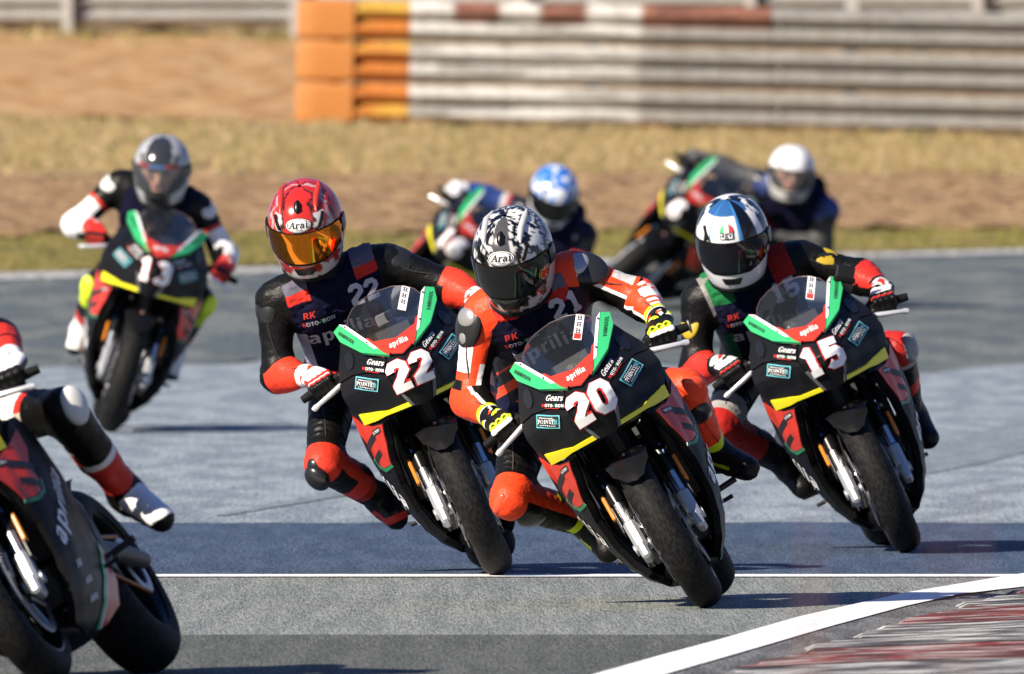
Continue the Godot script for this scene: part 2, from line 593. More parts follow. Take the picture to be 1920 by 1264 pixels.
	setting("dry_grass_bank", sheet(wob.call(7, 2.0, 30.0), at.call(330.0), -60, 60, 120, 12, 0.0, 0.1), dry)

# tufts of short grass scattered over a strip, uncountable
func tufts(called: String, label: String, lo: int, hi: int, count: int, tall: float, colors: Array, sd: int, f0 := 0.0, f1 := 1.0, x0 := -7.0, x1 := 7.0) -> void:
	var t := Tri.new()
	var rng := RandomNumberGenerator.new()
	rng.seed = sd
	for b in 6:
		var a := TAU * b / 6.0 + rng.randf() * 0.6
		var lean := Vector3(cos(a), 0, sin(a)) * rng.randf_range(0.15, 0.6)
		var side := Vector3(-sin(a), 0, cos(a)) * 0.05
		var h := rng.randf_range(0.6, 1.0)
		var r := Vector3(cos(a), 0, sin(a)) * 0.12
		var m := r + lean * h * 0.4 + Vector3(0, h * 0.6, 0)
		var e := r + lean * h + Vector3(0, h, 0)
		t.quad(r - side, r + side, m + side * 0.7, m - side * 0.7, Vector3(0, 0.3, 1))
		t.flat(m - side * 0.7, m + side * 0.7, e, Vector3(0, 0.3, 1))
	var mm := MultiMesh.new()
	mm.transform_format = MultiMesh.TRANSFORM_3D
	mm.use_colors = true
	mm.mesh = t.mesh()
	mm.instance_count = count
	for i in count:
		var x := rng.randf_range(x0, x1)
		var f := rng.randf_range(f0, f1)
		var d := lerpf(line_at(lo, x).x, line_at(hi, x).x, f)
		for tries in 4:
			if noise.get_noise_2d(x * 25.0 + sd * 100.0, d * 6.0) > rng.randf_range(-0.5, 0.3):
				break
			x = rng.randf_range(x0, x1)
			f = rng.randf_range(f0, f1)
			d = lerpf(line_at(lo, x).x, line_at(hi, x).x, f)
		var s := tall * rng.randf_range(0.5, 1.3)
		var b := Basis(Vector3.UP, rng.randf() * TAU).scaled(Vector3(s, s * rng.randf_range(0.6, 1.2), s))
		mm.set_instance_transform(i, Transform3D(b, Vector3(x, height(x, -d), -d)))
		var c: Color = colors[rng.randi() % colors.size()]
		mm.set_instance_color(i, c * rng.randf_range(0.75, 1.15))
	var o := MultiMeshInstance3D.new()
	o.name = numbered(called)
	o.multimesh = mm
	var m := mat("grass_blades", Color.WHITE, 0.8, 0.0, 0.2)
	m.vertex_color_use_as_albedo = true
	o.material_override = m
	o.set_meta("kind", "stuff")
	o.set_meta("label", label)
	o.set_meta("category", "grass")
	add_child(o)

# one length of corrugated guard rail along x from 0 to length; paint colours each step of the length and height
func rail(length: float, steps: int, paint: Callable) -> Tri:
	var prof := [[0.0, 0.0], [0.03, 0.018], [0.055, 0.065], [0.078, 0.08], [0.1, 0.07], [0.128, 0.025], [0.155, 0.0], [0.182, 0.025], [0.21, 0.07], [0.232, 0.08], [0.255, 0.065], [0.28, 0.018], [0.31, 0.0]]
	var t := Tri.new()
	t.colored = true
	var rows := []
	for i in prof.size():
		var a: Array = prof[maxi(i - 1, 0)]
		var b: Array = prof[mini(i + 1, prof.size() - 1)]
		rows.append(Vector3(0, -(b[1] - a[1]), b[0] - a[0]).normalized())
	for k in steps:
		var xa := length * k / steps
		var xb := length * (k + 1) / steps
		for i in prof.size() - 1:
			var p: Array = prof[i]
			var q: Array = prof[i + 1]
			var ca: Color = paint.call(xa, p[0])
			var cb: Color = paint.call(xb, p[0])
			var cc: Color = paint.call(xb, q[0])
			var cd: Color = paint.call(xa, q[0])
			t.tri(Vector3(xa, p[0], p[1]), Vector3(xb, p[0], p[1]), Vector3(xb, q[0], q[1]), rows[i], rows[i], rows[i + 1], ca, cb, cc)
			t.tri(Vector3(xa, p[0], p[1]), Vector3(xb, q[0], q[1]), Vector3(xa, q[0], q[1]), rows[i], rows[i + 1], rows[i + 1], ca, cc, cd)
	# back of the sheet, a few millimetres behind
	return t

func build_barriers() -> void:
	var metal := mat("rail_steel", Color.WHITE, 0.55, 0.0, 0.5)
	metal.vertex_color_use_as_albedo = true
	metal.detail_enabled = true
	metal.detail_blend_mode = BaseMaterial3D.BLEND_MODE_MUL
	metal.detail_uv_layer = BaseMaterial3D.DETAIL_UV_2
	metal.detail_albedo = noise_tex(0.02, [[0.3, 0.7, 0.66, 0.6], [0.5, 0.95, 0.95, 0.95], [0.7, 1, 1, 1]], 512, 4)
	metal.uv2_triplanar = true
	metal.uv2_scale = Vector3(0.6, 3.0, 1.0)
	var post_m := mat("post_steel", lin(0.36, 0.35, 0.33), 0.6, 0.0)
	var root := Node3D.new()
	root.name = "guard_rail"
	root.position = Vector3(-1.68, height(-1.68, -190.0) + 0.01, -190.0)
	root.rotation.z = -0.0204
	add_child(root)
	tag(root, "three-beam grey guard rail with orange painted end behind the dry grass", "guard rail")
	var base := Color(0.262, 0.257, 0.24)
	var segs := [[0.44, 0.875], [0.875, 3.66], [3.66, 7.7], [7.7, 11.7], [11.7, 15.7], [15.7, 27.7]]
	for row in 3:
		var y: float = 0.02 + row * 0.325
		for s in segs.size():
			var x0: float = segs[s][0]
			var x1: float = segs[s][1]
			var seg_index: int = s
			var paint := func(x: float, py: float) -> Color:
				var gx: float = x0 + x
				var n := noise.get_noise_2d(gx * 60.0, (y + py) * 300.0 + row * 91.0)
				var n2 := noise.get_noise_2d(gx * 14.0, (y + py) * 160.0 + 500.0)
				var c := base * (0.9 + 0.28 * n)
				if seg_index == 0:
					c = Color(0.50, 0.17, 0.03) if n2 > -0.18 else Color(0.56, 0.32, 0.05)
					if row == 2 and py > 0.16:
						c = Color(0.56, 0.33, 0.05)
					return c * (0.92 + 0.2 * n)
				if seg_index == 1 and gx < 2.65:
					var w := smoothstep(-0.12, 0.1, n2 + 0.08)
					c = c.lerp(Color(0.62, 0.62, 0.6), 0.08 + 0.6 * w)
				if row == 2 and py > 0.14 and seg_index == 1:
					var band := gx - 0.875
					if (band > 0.35 and band < 0.7) or (band > 1.02 and band < 1.36) or band > 1.78:
						c = Color(0.20, 0.085, 0.055) * (1.0 + 0.9 * n)
					else:
						c = Color(0.56, 0.55, 0.52) * (1.0 + 0.5 * n)
				return c
			var steps := maxi(2, int((x1 - x0) / 0.06)) if s < 4 else 12
			var o := part("beam", rail(x1 - x0 + 0.01, steps, paint).mesh(), metal, root)
			o.position = Vector3(x0, y, 0.006 * (s % 2))
			for e in [0.06, 0.16]:
				if s > 0 and s < 4:
					var b := part("bolt", lathe([Vector2(0, 0.0), Vector2(0.008, 0.012), Vector2(0.0, 0.018)], 8).mesh(), post_m, o)
					b.rotation.y = -PI / 2
					b.position = Vector3(0.08, e - 0.005, 0.02)
		# rounded orange terminal of each beam
		var cap_m := mat("orange_paint", lin(0.44, 0.165, 0.032), 0.65)
		var rings := []
		for k in 7:
			var f := k / 6.0
			rings.append(section(0, 0, 1, 1))
			for i in 20:
				var a := TAU * i / 20.0
				var hh := 0.158 * pow(absf(sin(a)), 0.3) * signf(sin(a)) * (0.96 + 0.04 * sin(f * PI))
				var dd := 0.055 * pow(absf(cos(a)), 0.6) * signf(cos(a)) + 0.03
				rings[k][i] = Vector3(lerpf(-0.0, 0.44, f), 0.155 + hh * sqrt(minf(1.0, 0.86 + f * 3.0)), dd * sqrt(minf(1.0, 0.4 + f * 3.0)))
		var cap := part("end_cap", loft(rings).mesh(), cap_m, root)
		cap.position.y = y
	var px := 0.3
	while px < 27.0:
		part("post", block(Vector3(0.1, 1.15, 0.12), 0.006).mesh(), post_m, root).position = Vector3(px, 0.5, -0.075)
		px += 2.0
	# the rail further back on the bank, one beam above the sand, a second over it
	var grey := func(x: float, py: float) -> Color: return Color(0.33, 0.33, 0.32) * (0.95 + 0.25 * noise.get_noise_2d(x * 30.0, py * 200.0))
	var back := Node3D.new()
	back.name = "bank_guard_rail"
	back.position = Vector3(-17.0, height(-3.0, -226.6), -226.4)
	add_child(back)
	tag(back, "grey two-beam guard rail with front posts standing beyond the sand bank", "guard rail")
	for row in 2:
		var k := 0.0
		while k < 41.9:
			part("beam", rail(minf(4.3, 42.0 - k), 12, grey).mesh(), metal, back).position = Vector3(k, 0.115 + row * 0.33, 0.05)
			k += 4.3
	var xx := 0.3
	while xx < 42.0:
		part("post", block(Vector3(0.09, 0.95, 0.1), 0.005).mesh(), post_m, back).position = Vector3(xx, 0.38, 0.18)
		xx += 2.1

# ---------------------------------------------------------------- motorcycle
# bike axes: x to the bike's own left, y up, z forward; origin under the front tyre
const IN := Vector3(0, 0.75, -0.5)

func nose_z(x: float, y: float) -> float:
	var ax := absf(x)
	var z := 0.27 - 2.6 * pow(ax * ax + 0.0009, 0.75) - 0.5 * maxf(0.0, 0.80 - y)
	var up := maxf(0.0, y - 0.83)
	z -= 1.25 * up - 0.3 * up * exp(-up * 20.0)
	z += 0.012 * (1.0 - smoothstep(0.055, 0.085, ax))
	z -= 0.018 * smoothstep(0.1, 0.14, ax) * (1.0 - smoothstep(0.2, 0.25, ax)) * smoothstep(0.73, 0.77, y) * (1.0 - smoothstep(0.84, 0.87, y))
	return z

func nose_map(u: float, v: float) -> Vector3:
	return Vector3(u, v, nose_z(u, v))

func screen_map(u: float, v: float) -> Vector3:
	var h := v - 0.885
	return Vector3(u, v, 0.205 - 1.55 * h - 1.6 * h * h - 3.0 * u * u)

func side_x(z: float, y: float) -> float:
	var w := table(y, [0.10, 0.14, 0.2, 0.27, 0.36, 0.5, 0.6, 0.7, 0.8, 0.9], [0.06, 0.115, 0.163, 0.198, 0.226, 0.255, 0.27, 0.27, 0.265, 0.24])
	return w * table(z, [-1.0, -0.85, -0.6, -0.4, -0.22, -0.12, -0.03, 0.03, 0.12], [0.62, 0.74, 0.88, 0.97, 1.0, 0.92, 0.79, 0.69, 0.52])

func side_map(s: float) -> Callable:
	return func(u: float, v: float) -> Vector3: return Vector3(s * side_x(u, v), v, u)

func both(p: Array) -> PackedVector2Array:
	var h := pv(p)
	var out := PackedVector2Array()
	for v in h:
		out.append(v)
	for i in range(h.size() - 1, -1, -1):
		if absf(h[i].x) > 0.0005:
			out.append(Vector2(-h[i].x, h[i].y))
	return out

func digit_paths(d: String) -> Array:
	match d:
		"0": return [[0.0, 0.2, 0.0, 0.8, 0.15, 1, 0.45, 1, 0.6, 0.8, 0.6, 0.2, 0.45, 0, 0.15, 0, true]]
		"1": return [[0.08, 0.8, 0.33, 1, 0.33, 0.0], [0.08, 0, 0.56, 0]]
		"2": return [[0, 0.72, 0, 0.84, 0.15, 1, 0.45, 1, 0.6, 0.84, 0.6, 0.64, 0.02, 0.14, 0.02, 0, 0.64, 0]]
		"3": return [[0, 0.84, 0.15, 1, 0.45, 1, 0.6, 0.86, 0.6, 0.66, 0.46, 0.52, 0.24, 0.52], [0.44, 0.52, 0.6, 0.38, 0.6, 0.15, 0.45, 0, 0.15, 0, 0, 0.15]]
		"5": return [[0.6, 1, 0.04, 1, 0.04, 0.56, 0.45, 0.58, 0.6, 0.44, 0.6, 0.15, 0.45, 0, 0.15, 0, 0, 0.15]]
		_: return [[0.6, 0.84, 0.45, 1, 0.15, 1, 0, 0.84, 0, 0.15, 0.15, 0, 0.45, 0, 0.6, 0.15, 0.6, 0.42, 0.45, 0.57, 0.08, 0.52]]

func digit(d: String, at: Vector2, size: float, half: float, off: float, map: Callable, inside: Vector3, angle := 0.0, cell := 0.014) -> Tri:
	var t := Tri.new()
	var polys: Array[PackedVector2Array] = []
	for path in digit_paths(d):
		var shut: bool = path.size() % 2 == 1
		var p := pv(path.slice(0, path.size() - 1) if shut else path)
		var q := PackedVector2Array()
		for v in p:
			q.append(Transform2D(angle, at) * ((v - Vector2(0.31, 0.5)) * size))
		polys.append_array(Geometry2D.offset_polyline(q, half, Geometry2D.JOIN_MITER, Geometry2D.END_JOINED if shut else Geometry2D.END_BUTT))
	var outs := []
	var hole := PackedVector2Array()
	for p in polys:
		if Geometry2D.is_polygon_clockwise(p):
			hole = p
		else:
			outs.append(p)
	if outs.size() == 2:
		var m := Geometry2D.merge_polygons(outs[0], outs[1])
		if m.size() == 1:
			outs = [m[0]]
	for p in outs:
		patch(p, map, inside, cell, 0.0, off, hole, null, t)
	return t

func sticker_set(nose: Node, s: float) -> void:
	# the sponsor marks beside the number, slanting towards the middle
	var map := nose_map
	var dir := 0.52 * s
	var w := mat("print_white", lin(0.78, 0.78, 0.78), 0.5)
	var r := mat("print_red", lin(0.55, 0.03, 0.02), 0.5)
	var g := mat("print_green", lin(0.03, 0.35, 0.12), 0.5)
	var k := mat("print_black", lin(0.012, 0.012, 0.014), 0.5)
	var cy := mat("print_cyan", lin(0.14, 0.52, 0.58), 0.5)
	part("lettering", lettering("RK", map, IN, Vector2(0.074 * s, 0.917), 0.015, dir, 0.004, 1.0, false, null, 0.2).mesh(), r, nose)
	part("lettering", lettering("Gears", map, IN, Vector2(0.103 * s, 0.9), 0.019, dir, 0.004, 0.8, true, null, 0.35).mesh(), w, nose)
	var along := Vector2(cos(dir), sin(dir))
	var c := Vector2(0.125 * s, 0.882)
	part("lettering", lettering("M", map, IN, c - along * 0.031, 0.0105, dir, 0.004).mesh(), r, nose)
	var wt := lettering("OTO-", map, IN, c - along * 0.0095, 0.0105, dir, 0.004, 0.92)
	lettering("RON", map, IN, c + along * 0.0275, 0.0105, dir, 0.004, 0.95, false, wt)
	part("lettering", wt.mesh(), w, nose)
	part("lettering", lettering("T", map, IN, c + along * 0.0115, 0.0105, dir, 0.004).mesh(), g, nose)
	part("lettering", patch(rect2(0.05, 0.0018, c + Vector2(sin(dir), -cos(dir)) * 0.0095, dir), map, IN, 0.015, 0, 0.004).mesh(), r, nose)
	var q := Vector2(0.166 * s, 0.842)
	var st := part("sticker", patch(rect2(0.084, 0.046, q, dir), map, IN, 0.012, 0.0, 0.003).mesh(), cy, nose)
	part("sticker_field", patch(rect2(0.076, 0.038, q, dir), map, IN, 0.012, 0.0, 0.0042).mesh(), k, st)
	var up := Vector2(-sin(dir), cos(dir))
	var pt := lettering("POINTE", map, IN, q - along * 0.006 + up * 0.0, 0.0135, dir, 0.0054, 0.82, true)
	patch(rect2(0.05, 0.0022, q + up * 0.0125 - along * 0.006, dir), map, IN, 0.012, 0, 0.0054, PackedVector2Array(), null, pt)
	for i in 9:
		patch(rect2(0.0035, 0.003, q - up * 0.0135 + along * (i - 4) * 0.0065, dir), map, IN, 0.012, 0, 0.0054, PackedVector2Array(), null, pt)
	part("lettering", pt.mesh(), w, st)
	part("lettering", lettering("R", map, IN, q + along * 0.0295, 0.0135, dir, 0.0054, 1.0, true).mesh(), cy, st)

func build_bike() -> Node3D:
	var b := Node3D.new()
	var black := mat("matte_black", lin(0.006, 0.006, 0.007), 0.46, 0.0, 0.28)
	var gloss := mat("gloss_black", lin(0.006, 0.006, 0.0065), 0.28, 0.0, 0.4)
	var rubber := mat("rubber", lin(0.0075, 0.0075, 0.008), 0.66, 0.0, 0.24)
	var dark := mat("dark_metal", lin(0.035, 0.035, 0.038), 0.45, 0.4)
	var chrome := mat("chrome", lin(0.55, 0.56, 0.58), 0.3, 1.0)
	var alloy := mat("bright_alloy", lin(0.42, 0.43, 0.45), 0.42, 0.55)
	var white := mat("print_white", lin(0.78, 0.78, 0.78), 0.5)
	var red := mat("red_paint", lin(0.50, 0.035, 0.018), 0.32)
	var green := mat("green_paint", lin(0.035, 0.42, 0.14), 0.36)
	var dgreen := mat("dark_green_paint", lin(0.02, 0.16, 0.07), 0.36)
	var yellow := mat("yellow_paint", lin(0.78, 0.70, 0.012), 0.34)
	var blue := mat("blue_mark", lin(0.05, 0.16, 0.5), 0.4)
	var amber := mat("amber_reflector", lin(0.62, 0.2, 0.015), 0.25)
	var kprint := mat("print_black", lin(0.012, 0.012, 0.014), 0.5)

	# wheels
	for w in [[Vector3(0, 0.30, 0), 0.30, 0.06, 0.06, 0.058, "front_wheel"], [Vector3(0, 0.325, -1.43), 0.325, 0.096, 0.085, 0.085, "rear_wheel"]]:
		var R: float = w[1]
		var hw: float = w[2]
		var hr: float = w[3]
		var rim := Tri.new()
		var iw: float = w[4]
		lathe([Vector2(-iw, 0.222), Vector2(-iw + 0.004, 0.21), Vector2(-iw * 0.6, 0.2), Vector2(iw * 0.6, 0.2), Vector2(iw - 0.004, 0.21), Vector2(iw, 0.222), Vector2(iw - 0.01, 0.228), Vector2(-iw + 0.01, 0.228)], 40, rim, true)
		lathe([Vector2(-0.05, 0.0), Vector2(-0.05, 0.035), Vector2(-0.03, 0.05), Vector2(0.03, 0.05), Vector2(0.05, 0.035), Vector2(0.05, 0.0)], 20, rim)
		for k in 5:
			for f in [-0.13, 0.13]:
				var a: float = TAU * k / 5.0
				var p0 := Vector3(0, cos(a) * 0.04, sin(a) * 0.04)
				var p1 := Vector3(0, cos(a + f) * 0.205, sin(a + f) * 0.205)
				tube([p0, p1], [0.018, 0.012], 8, rim)
		var wheel := part(w[5], rim.mesh(), gloss, b)
		wheel.position = w[0]
		var prof := []
		for k in 21:
			var a := deg_to_rad(lerpf(-112.0, 112.0, k / 20.0))
			prof.append(Vector2(hw * sin(a), R - hr + hr * cos(a)))
		var tm := mat("tyre_rubber_tread", Color.WHITE, 0.68, 0.0, 0.26)
		if tm.albedo_texture == null:
			tm.albedo_texture = noise_tex(0.03, [[0.38, 0.0045, 0.0045, 0.005], [0.5, 0.008, 0.008, 0.0085], [0.62, 0.017, 0.0165, 0.016]], 512, 5)
			tm.uv1_triplanar = true
			tm.uv1_scale = Vector3(5, 1.6, 1.6)
		part("tyre", lathe(prof, 72).mesh(), tm, wheel)
		for s in ([-1, 1] if w[5] == "front_wheel" else [-1]):
			var disc_r := 0.16 if w[5] == "front_wheel" else 0.11
			var disc := Tri.new()
			var dx: float = 0.068 * s
			lathe([Vector2(dx - 0.0025, disc_r - 0.035), Vector2(dx - 0.0025, disc_r), Vector2(dx + 0.0025, disc_r), Vector2(dx + 0.0025, disc_r - 0.035)], 48, disc, true)
			for k in 6:
				var a := TAU * k / 6.0
				tube([Vector3(dx * 0.8, cos(a) * 0.05, sin(a) * 0.05), Vector3(dx, cos(a) * (disc_r - 0.03), sin(a) * (disc_r - 0.03))], [0.009, 0.007], 6, disc)
			part("brake_disc", disc.mesh(), mat("disc_steel", lin(0.36, 0.36, 0.37), 0.35, 0.9), wheel)
	var sp := Tri.new()
	lathe([Vector2(0.098, 0.07), Vector2(0.098, 0.102), Vector2(0.104, 0.102), Vector2(0.104, 0.07)], 40, sp, true)
	part("sprocket", sp.mesh(), alloy, b).position = Vector3(0, 0.325, -1.43)
	var chain := Tri.new()
	tube([Vector3(0.101, 0.43, -1.43), Vector3(0.101, 0.44, -0.9)], [0.008, 0.008], 6, chain)
	tube([Vector3(0.101, 0.225, -1.43), Vector3(0.101, 0.34, -0.9)], [0.008, 0.008], 6, chain)
	part("chain", chain.mesh(), mat("chain_orange", lin(0.33, 0.12, 0.04), 0.5, 0.5), b)

	# front fender over the tyre
	var fender_map := func(u: float, v: float) -> Vector3:
		var rr := 0.324 - 3.2 * v * v
		return Vector3(v, 0.30 + rr * cos(u), rr * sin(u))
	var fender := part("front_fender", patch(pv([0.8, -0.035, 0.86, 0.0, 0.8, 0.035, 0.55, 0.072, 0.0, 0.088, -0.5, 0.088, -0.95, 0.075, -1.05, 0.0, -0.95, -0.075, -0.5, -0.088, 0.0, -0.088, 0.55, -0.072]), fender_map, Vector3(0, 0.3, 0), 0.04, 0.004).mesh(), gloss, b)
	part("emblem", patch(rect2(0.07, 0.009, Vector2(0.3, 0.0), 0.0), fender_map, Vector3(0, 0.3, 0), 0.02, 0, 0.002).mesh(), white, fender)
	part("emblem", patch(rect2(0.022, 0.024, Vector2(0.31, 0.0), 0.0), fender_map, Vector3(0, 0.3, 0), 0.02, 0, 0.003).mesh(), red, fender)

	# fork legs with calipers and reflectors
	for s in [-1.0, 1.0]:
		var at := func(l: float, dx := 0.0) -> Vector3: return Vector3(s * (0.108 + dx), 0.30 + l * 0.91, 0.03 - l * 0.415)
		var leg := part("fork_leg", tube([at.call(0.19), at.call(0.2), at.call(0.72)], [0.024, 0.0285, 0.0285], 16).mesh(), gloss, b)
		part("stanchion", tube([at.call(0.04), at.call(0.2)], [0.0205, 0.0205], 16).mesh(), chrome, leg)
		var foot := Tri.new()
		var fb := Basis(Vector3.RIGHT, -0.428)
		block(Vector3(0.046, 0.13, 0.06), 0.012, Transform3D(fb, at.call(0.045)), foot)
		block(Vector3(0.034, 0.07, 0.07), 0.01, Transform3D(fb, at.call(-0.02)), foot)
		tube([at.call(0.0, -0.04) + Vector3(0, 0, -0.02), at.call(0.0, 0.03) + Vector3(0, 0, -0.02)], [0.021, 0.021], 12, foot)
		part("axle_clamp", foot.mesh(), alloy, leg)
		var cal := Tri.new()
		block(Vector3(0.036, 0.12, 0.055), 0.012, Transform3D(Basis(Vector3.RIGHT, -0.5), at.call(0.1, -0.022) + Vector3(0, 0, -0.055)), cal)
		for e in 2:
			tube([at.call(0.07 + e * 0.06, 0.0) + Vector3(0, 0, -0.05), at.call(0.07 + e * 0.06, 0.012) + Vector3(0, 0, -0.05)], [0.014, 0.012], 10, cal)
		part("brake_caliper", cal.mesh(), mat("caliper", lin(0.33, 0.33, 0.34), 0.35, 0.8), leg)
		part("reflector", block(Vector3(0.014, 0.105, 0.03), 0.004, Transform3D(fb, at.call(0.19, 0.036) + Vector3(0, 0, 0.006))).mesh(), amber, leg)
		part("guard", block(Vector3(0.01, 0.3, 0.045), 0.003, Transform3D(fb, at.call(0.22, 0.03) + Vector3(0, 0, -0.01))).mesh(), gloss, leg)
		part("blue_label", block(Vector3(0.026, 0.016, 0.003), 0.001, Transform3D(fb, at.call(0.275, 0.004) + Vector3(0, 0, 0.027))).mesh(), blue, leg)
		part("blue_label", block(Vector3(0.014, 0.03, 0.003), 0.001, Transform3D(fb * Basis(Vector3.BACK, 0.5), at.call(0.315, 0.004) + Vector3(0, 0, 0.027))).mesh(), blue, leg)
		var hose := tube([at.call(0.12, -0.03), at.call(0.25, -0.045), at.call(0.42, -0.05), Vector3(0, 0.78, -0.15)], [0.005, 0.005, 0.005, 0.005], 6)
		part("brake_hose", hose.mesh(), rubber, leg)

	# nose fairing: separate panels with joints between them
	var nose := part("nose_fairing", patch(both([0.0, 0.695, 0.04, 0.70, 0.073, 0.79, 0.088, 0.85, 0.06, 0.903, 0.032, 0.897, 0.0, 0.884]), nose_map, IN, 0.012, 0.02).mesh(), black, b)
	for s in [-1.0, 1.0]:
		var cheek := pv([0.064, 0.907, 0.093, 0.853, 0.15, 0.882, 0.205, 0.894, 0.262, 0.884, 0.242, 0.93, 0.214, 0.98, 0.192, 1.025, 0.18, 1.025, 0.135, 0.962, 0.1, 0.93])
		var lamp := pv([0.05, 0.726, 0.079, 0.789, 0.0925, 0.848, 0.15, 0.8775, 0.205, 0.8895, 0.2625, 0.8795, 0.272, 0.83, 0.265, 0.775, 0.247, 0.752, 0.18, 0.738, 0.15, 0.727])
		var stripe := pv([0.047, 0.706, 0.052, 0.7215, 0.14, 0.7225, 0.175, 0.7345, 0.24, 0.75, 0.236, 0.706, 0.18, 0.704, 0.15, 0.708])
		if s < 0:
			cheek = flip(cheek)
			lamp = flip(lamp)
			stripe = flip(stripe)
		part("cheek_panel", patch(cheek, nose_map, IN, 0.014, 0.02).mesh(), black, nose)
		part("headlight_panel", patch(lamp, nose_map, IN, 0.014, 0.02, -0.002).mesh(), black, nose)
		part("yellow_stripe", patch(stripe, nose_map, IN, 0.014, 0.02, 0.003).mesh(), yellow, nose)
		# light strip beside the number board and the dark intake slot
		var strip := pv([0.036, 0.705, 0.048, 0.71, 0.08, 0.8, 0.07, 0.8])
		part("light_strip", patch(flip(strip) if s < 0 else strip, nose_map, IN, 0.014, 0.006, 0.005).mesh(), mat("light_strip", lin(0.10, 0.10, 0.105), 0.2), nose)
		var slot := PackedVector2Array()
		for k in 16:
			var a := TAU * k / 16.0
			slot.append(Vector2(s * 0.19, 0.945) + Vector2(cos(a) * 0.016, sin(a) * 0.034).rotated(0.35 * s))
		part("intake_slot", patch(slot, nose_map, IN, 0.014, 0.006, 0.004).mesh(), gloss, nose)
		sticker_set(nose, s)
	# windscreen with its painted base and the panels at its sides
	var glass := mat("screen_glass", Color(0.3, 0.33, 0.37, 0.12), 0.06, 0.0, 0.5)
	glass.transparency = BaseMaterial3D.TRANSPARENCY_ALPHA
	var screen := part("windscreen", patch(both([0.0, 0.89, 0.04, 0.905, 0.147, 1.062, 0.134, 1.087, 0.107, 1.11, 0.062, 1.128, 0.0, 1.135]), screen_map, IN, 0.016, 0.0).mesh(), glass, b)
	var rim_pts := []
	for p in [[-0.147, 1.062], [-0.134, 1.087], [-0.107, 1.11], [-0.062, 1.128], [0.0, 1.135], [0.062, 1.128], [0.107, 1.11], [0.134, 1.087], [0.147, 1.062]]:
		rim_pts.append(screen_map(p[0], p[1]))
	var rr := []
	for i in 9:
		rr.append(0.002)
	part("screen_edge", tube(rim_pts, rr, 6).mesh(), mat("screen_edge", lin(0.09, 0.06, 0.06), 0.3), screen)
	var sb := part("screen_base", patch(both([0.0, 0.893, 0.038, 0.908, 0.082, 0.972, 0.045, 0.964, 0.0, 0.953]), screen_map, IN, 0.014, 0.004, 0.003).mesh(), red, b)
	part("lettering", lettering("aprilia", screen_map, IN, Vector2(0.0, 0.932), 0.0185, 0.0, 0.005, 0.92).mesh(), white, sb)
	for s in [-1.0, 1.0]:
		var wing := pv([0.05, 0.905, 0.15, 1.062, 0.17, 1.074, 0.2, 1.058, 0.192, 1.016, 0.138, 0.952])
		var band := pv([0.072, 0.939, 0.15, 1.062, 0.17, 1.073, 0.09, 0.946])
		var tip := pv([0.046, 0.9, 0.042, 0.91, 0.092, 0.985, 0.103, 0.989, 0.065, 0.921])
		var wn := part("screen_wing", patch(flip(wing) if s < 0 else wing, screen_map, IN, 0.014, 0.012, 0.006).mesh(), green, b)
		part("white_band", patch(flip(band) if s < 0 else band, screen_map, IN, 0.014, 0.003, 0.0085).mesh(), white, wn)
		part("red_tip", patch(flip(tip) if s < 0 else tip, screen_map, IN, 0.014, 0.003, 0.0095).mesh(), red, wn)
		part("lettering", lettering("VANHOOL", screen_map, IN, Vector2(0.165 * s, 1.02), 0.0135, 0.97 * s, 0.0078, 0.75).mesh(), kprint, wn)
		for k in 2:
			part("screw", patch(rect2(0.006, 0.006, Vector2(0.153 - k * 0.05, 1.055 - k * 0.082) * Vector2(s, 1), 0.5), screen_map, IN, 0.02, 0, 0.0115).mesh(), dark, wn)

	# side fairings
	for s in [-1.0, 1.0]:
		var sm := side_map(s)
		var ins := Vector3(0, 0.5, -0.5)
		var side := part("side_fairing", patch(pv([0.06, 0.69, 0.025, 0.62, -0.03, 0.53, -0.07, 0.45, -0.10, 0.33, -0.12, 0.2, -0.17, 0.135, -0.35, 0.115, -0.6, 0.13, -0.84, 0.185, -0.88, 0.26, -0.8, 0.36, -0.66, 0.42, -0.58, 0.55, -0.5, 0.66, -0.42, 0.76, -0.33, 0.8, -0.2, 0.79, -0.12, 0.725, -0.04, 0.696]), sm, ins, 0.035, 0.025).mesh(), black, b)
		var rp := part("red_panel", patch(pv([0.057, 0.685, 0.022, 0.615, -0.028, 0.537, -0.09, 0.533, -0.135, 0.545, -0.15, 0.58, -0.13, 0.62, -0.19, 0.68, -0.2, 0.75, -0.12, 0.719, -0.04, 0.692]), sm, ins, 0.02, 0.004, 0.004).mesh(), red, side)
		for q in [[-0.1, 0.637, 0.12, 0.026], [-0.1, 0.577, 0.1, 0.022]]:
			part("black_mark", patch(rect2(q[2], q[3], Vector2(q[0], q[1]), 0.35), sm, ins, 0.02, 0.0, 0.0055).mesh(), kprint, rp)
		part("black_mark", patch(rect2(0.07, 0.022, Vector2(-0.01, 0.668), 0.12), sm, ins, 0.02, 0.0, 0.0055).mesh(), kprint, rp)
		part("lettering", lettering("FACTORY", sm, ins, Vector2(-0.01, 0.668), 0.01, 0.12, 0.007, -s).mesh(), white, rp)
		part("green_line", patch(pv([-0.028, 0.536, -0.022, 0.524, -0.1, 0.516, -0.16, 0.535, -0.17, 0.575, -0.158, 0.578, -0.145, 0.543, -0.09, 0.53]), sm, ins, 0.02, 0.003, 0.005).mesh(), dgreen, side)
		part("lettering", lettering("aprilia", sm, ins, Vector2(-0.25, 0.485), 0.076, -0.75, 0.004, -s).mesh(), white, side)
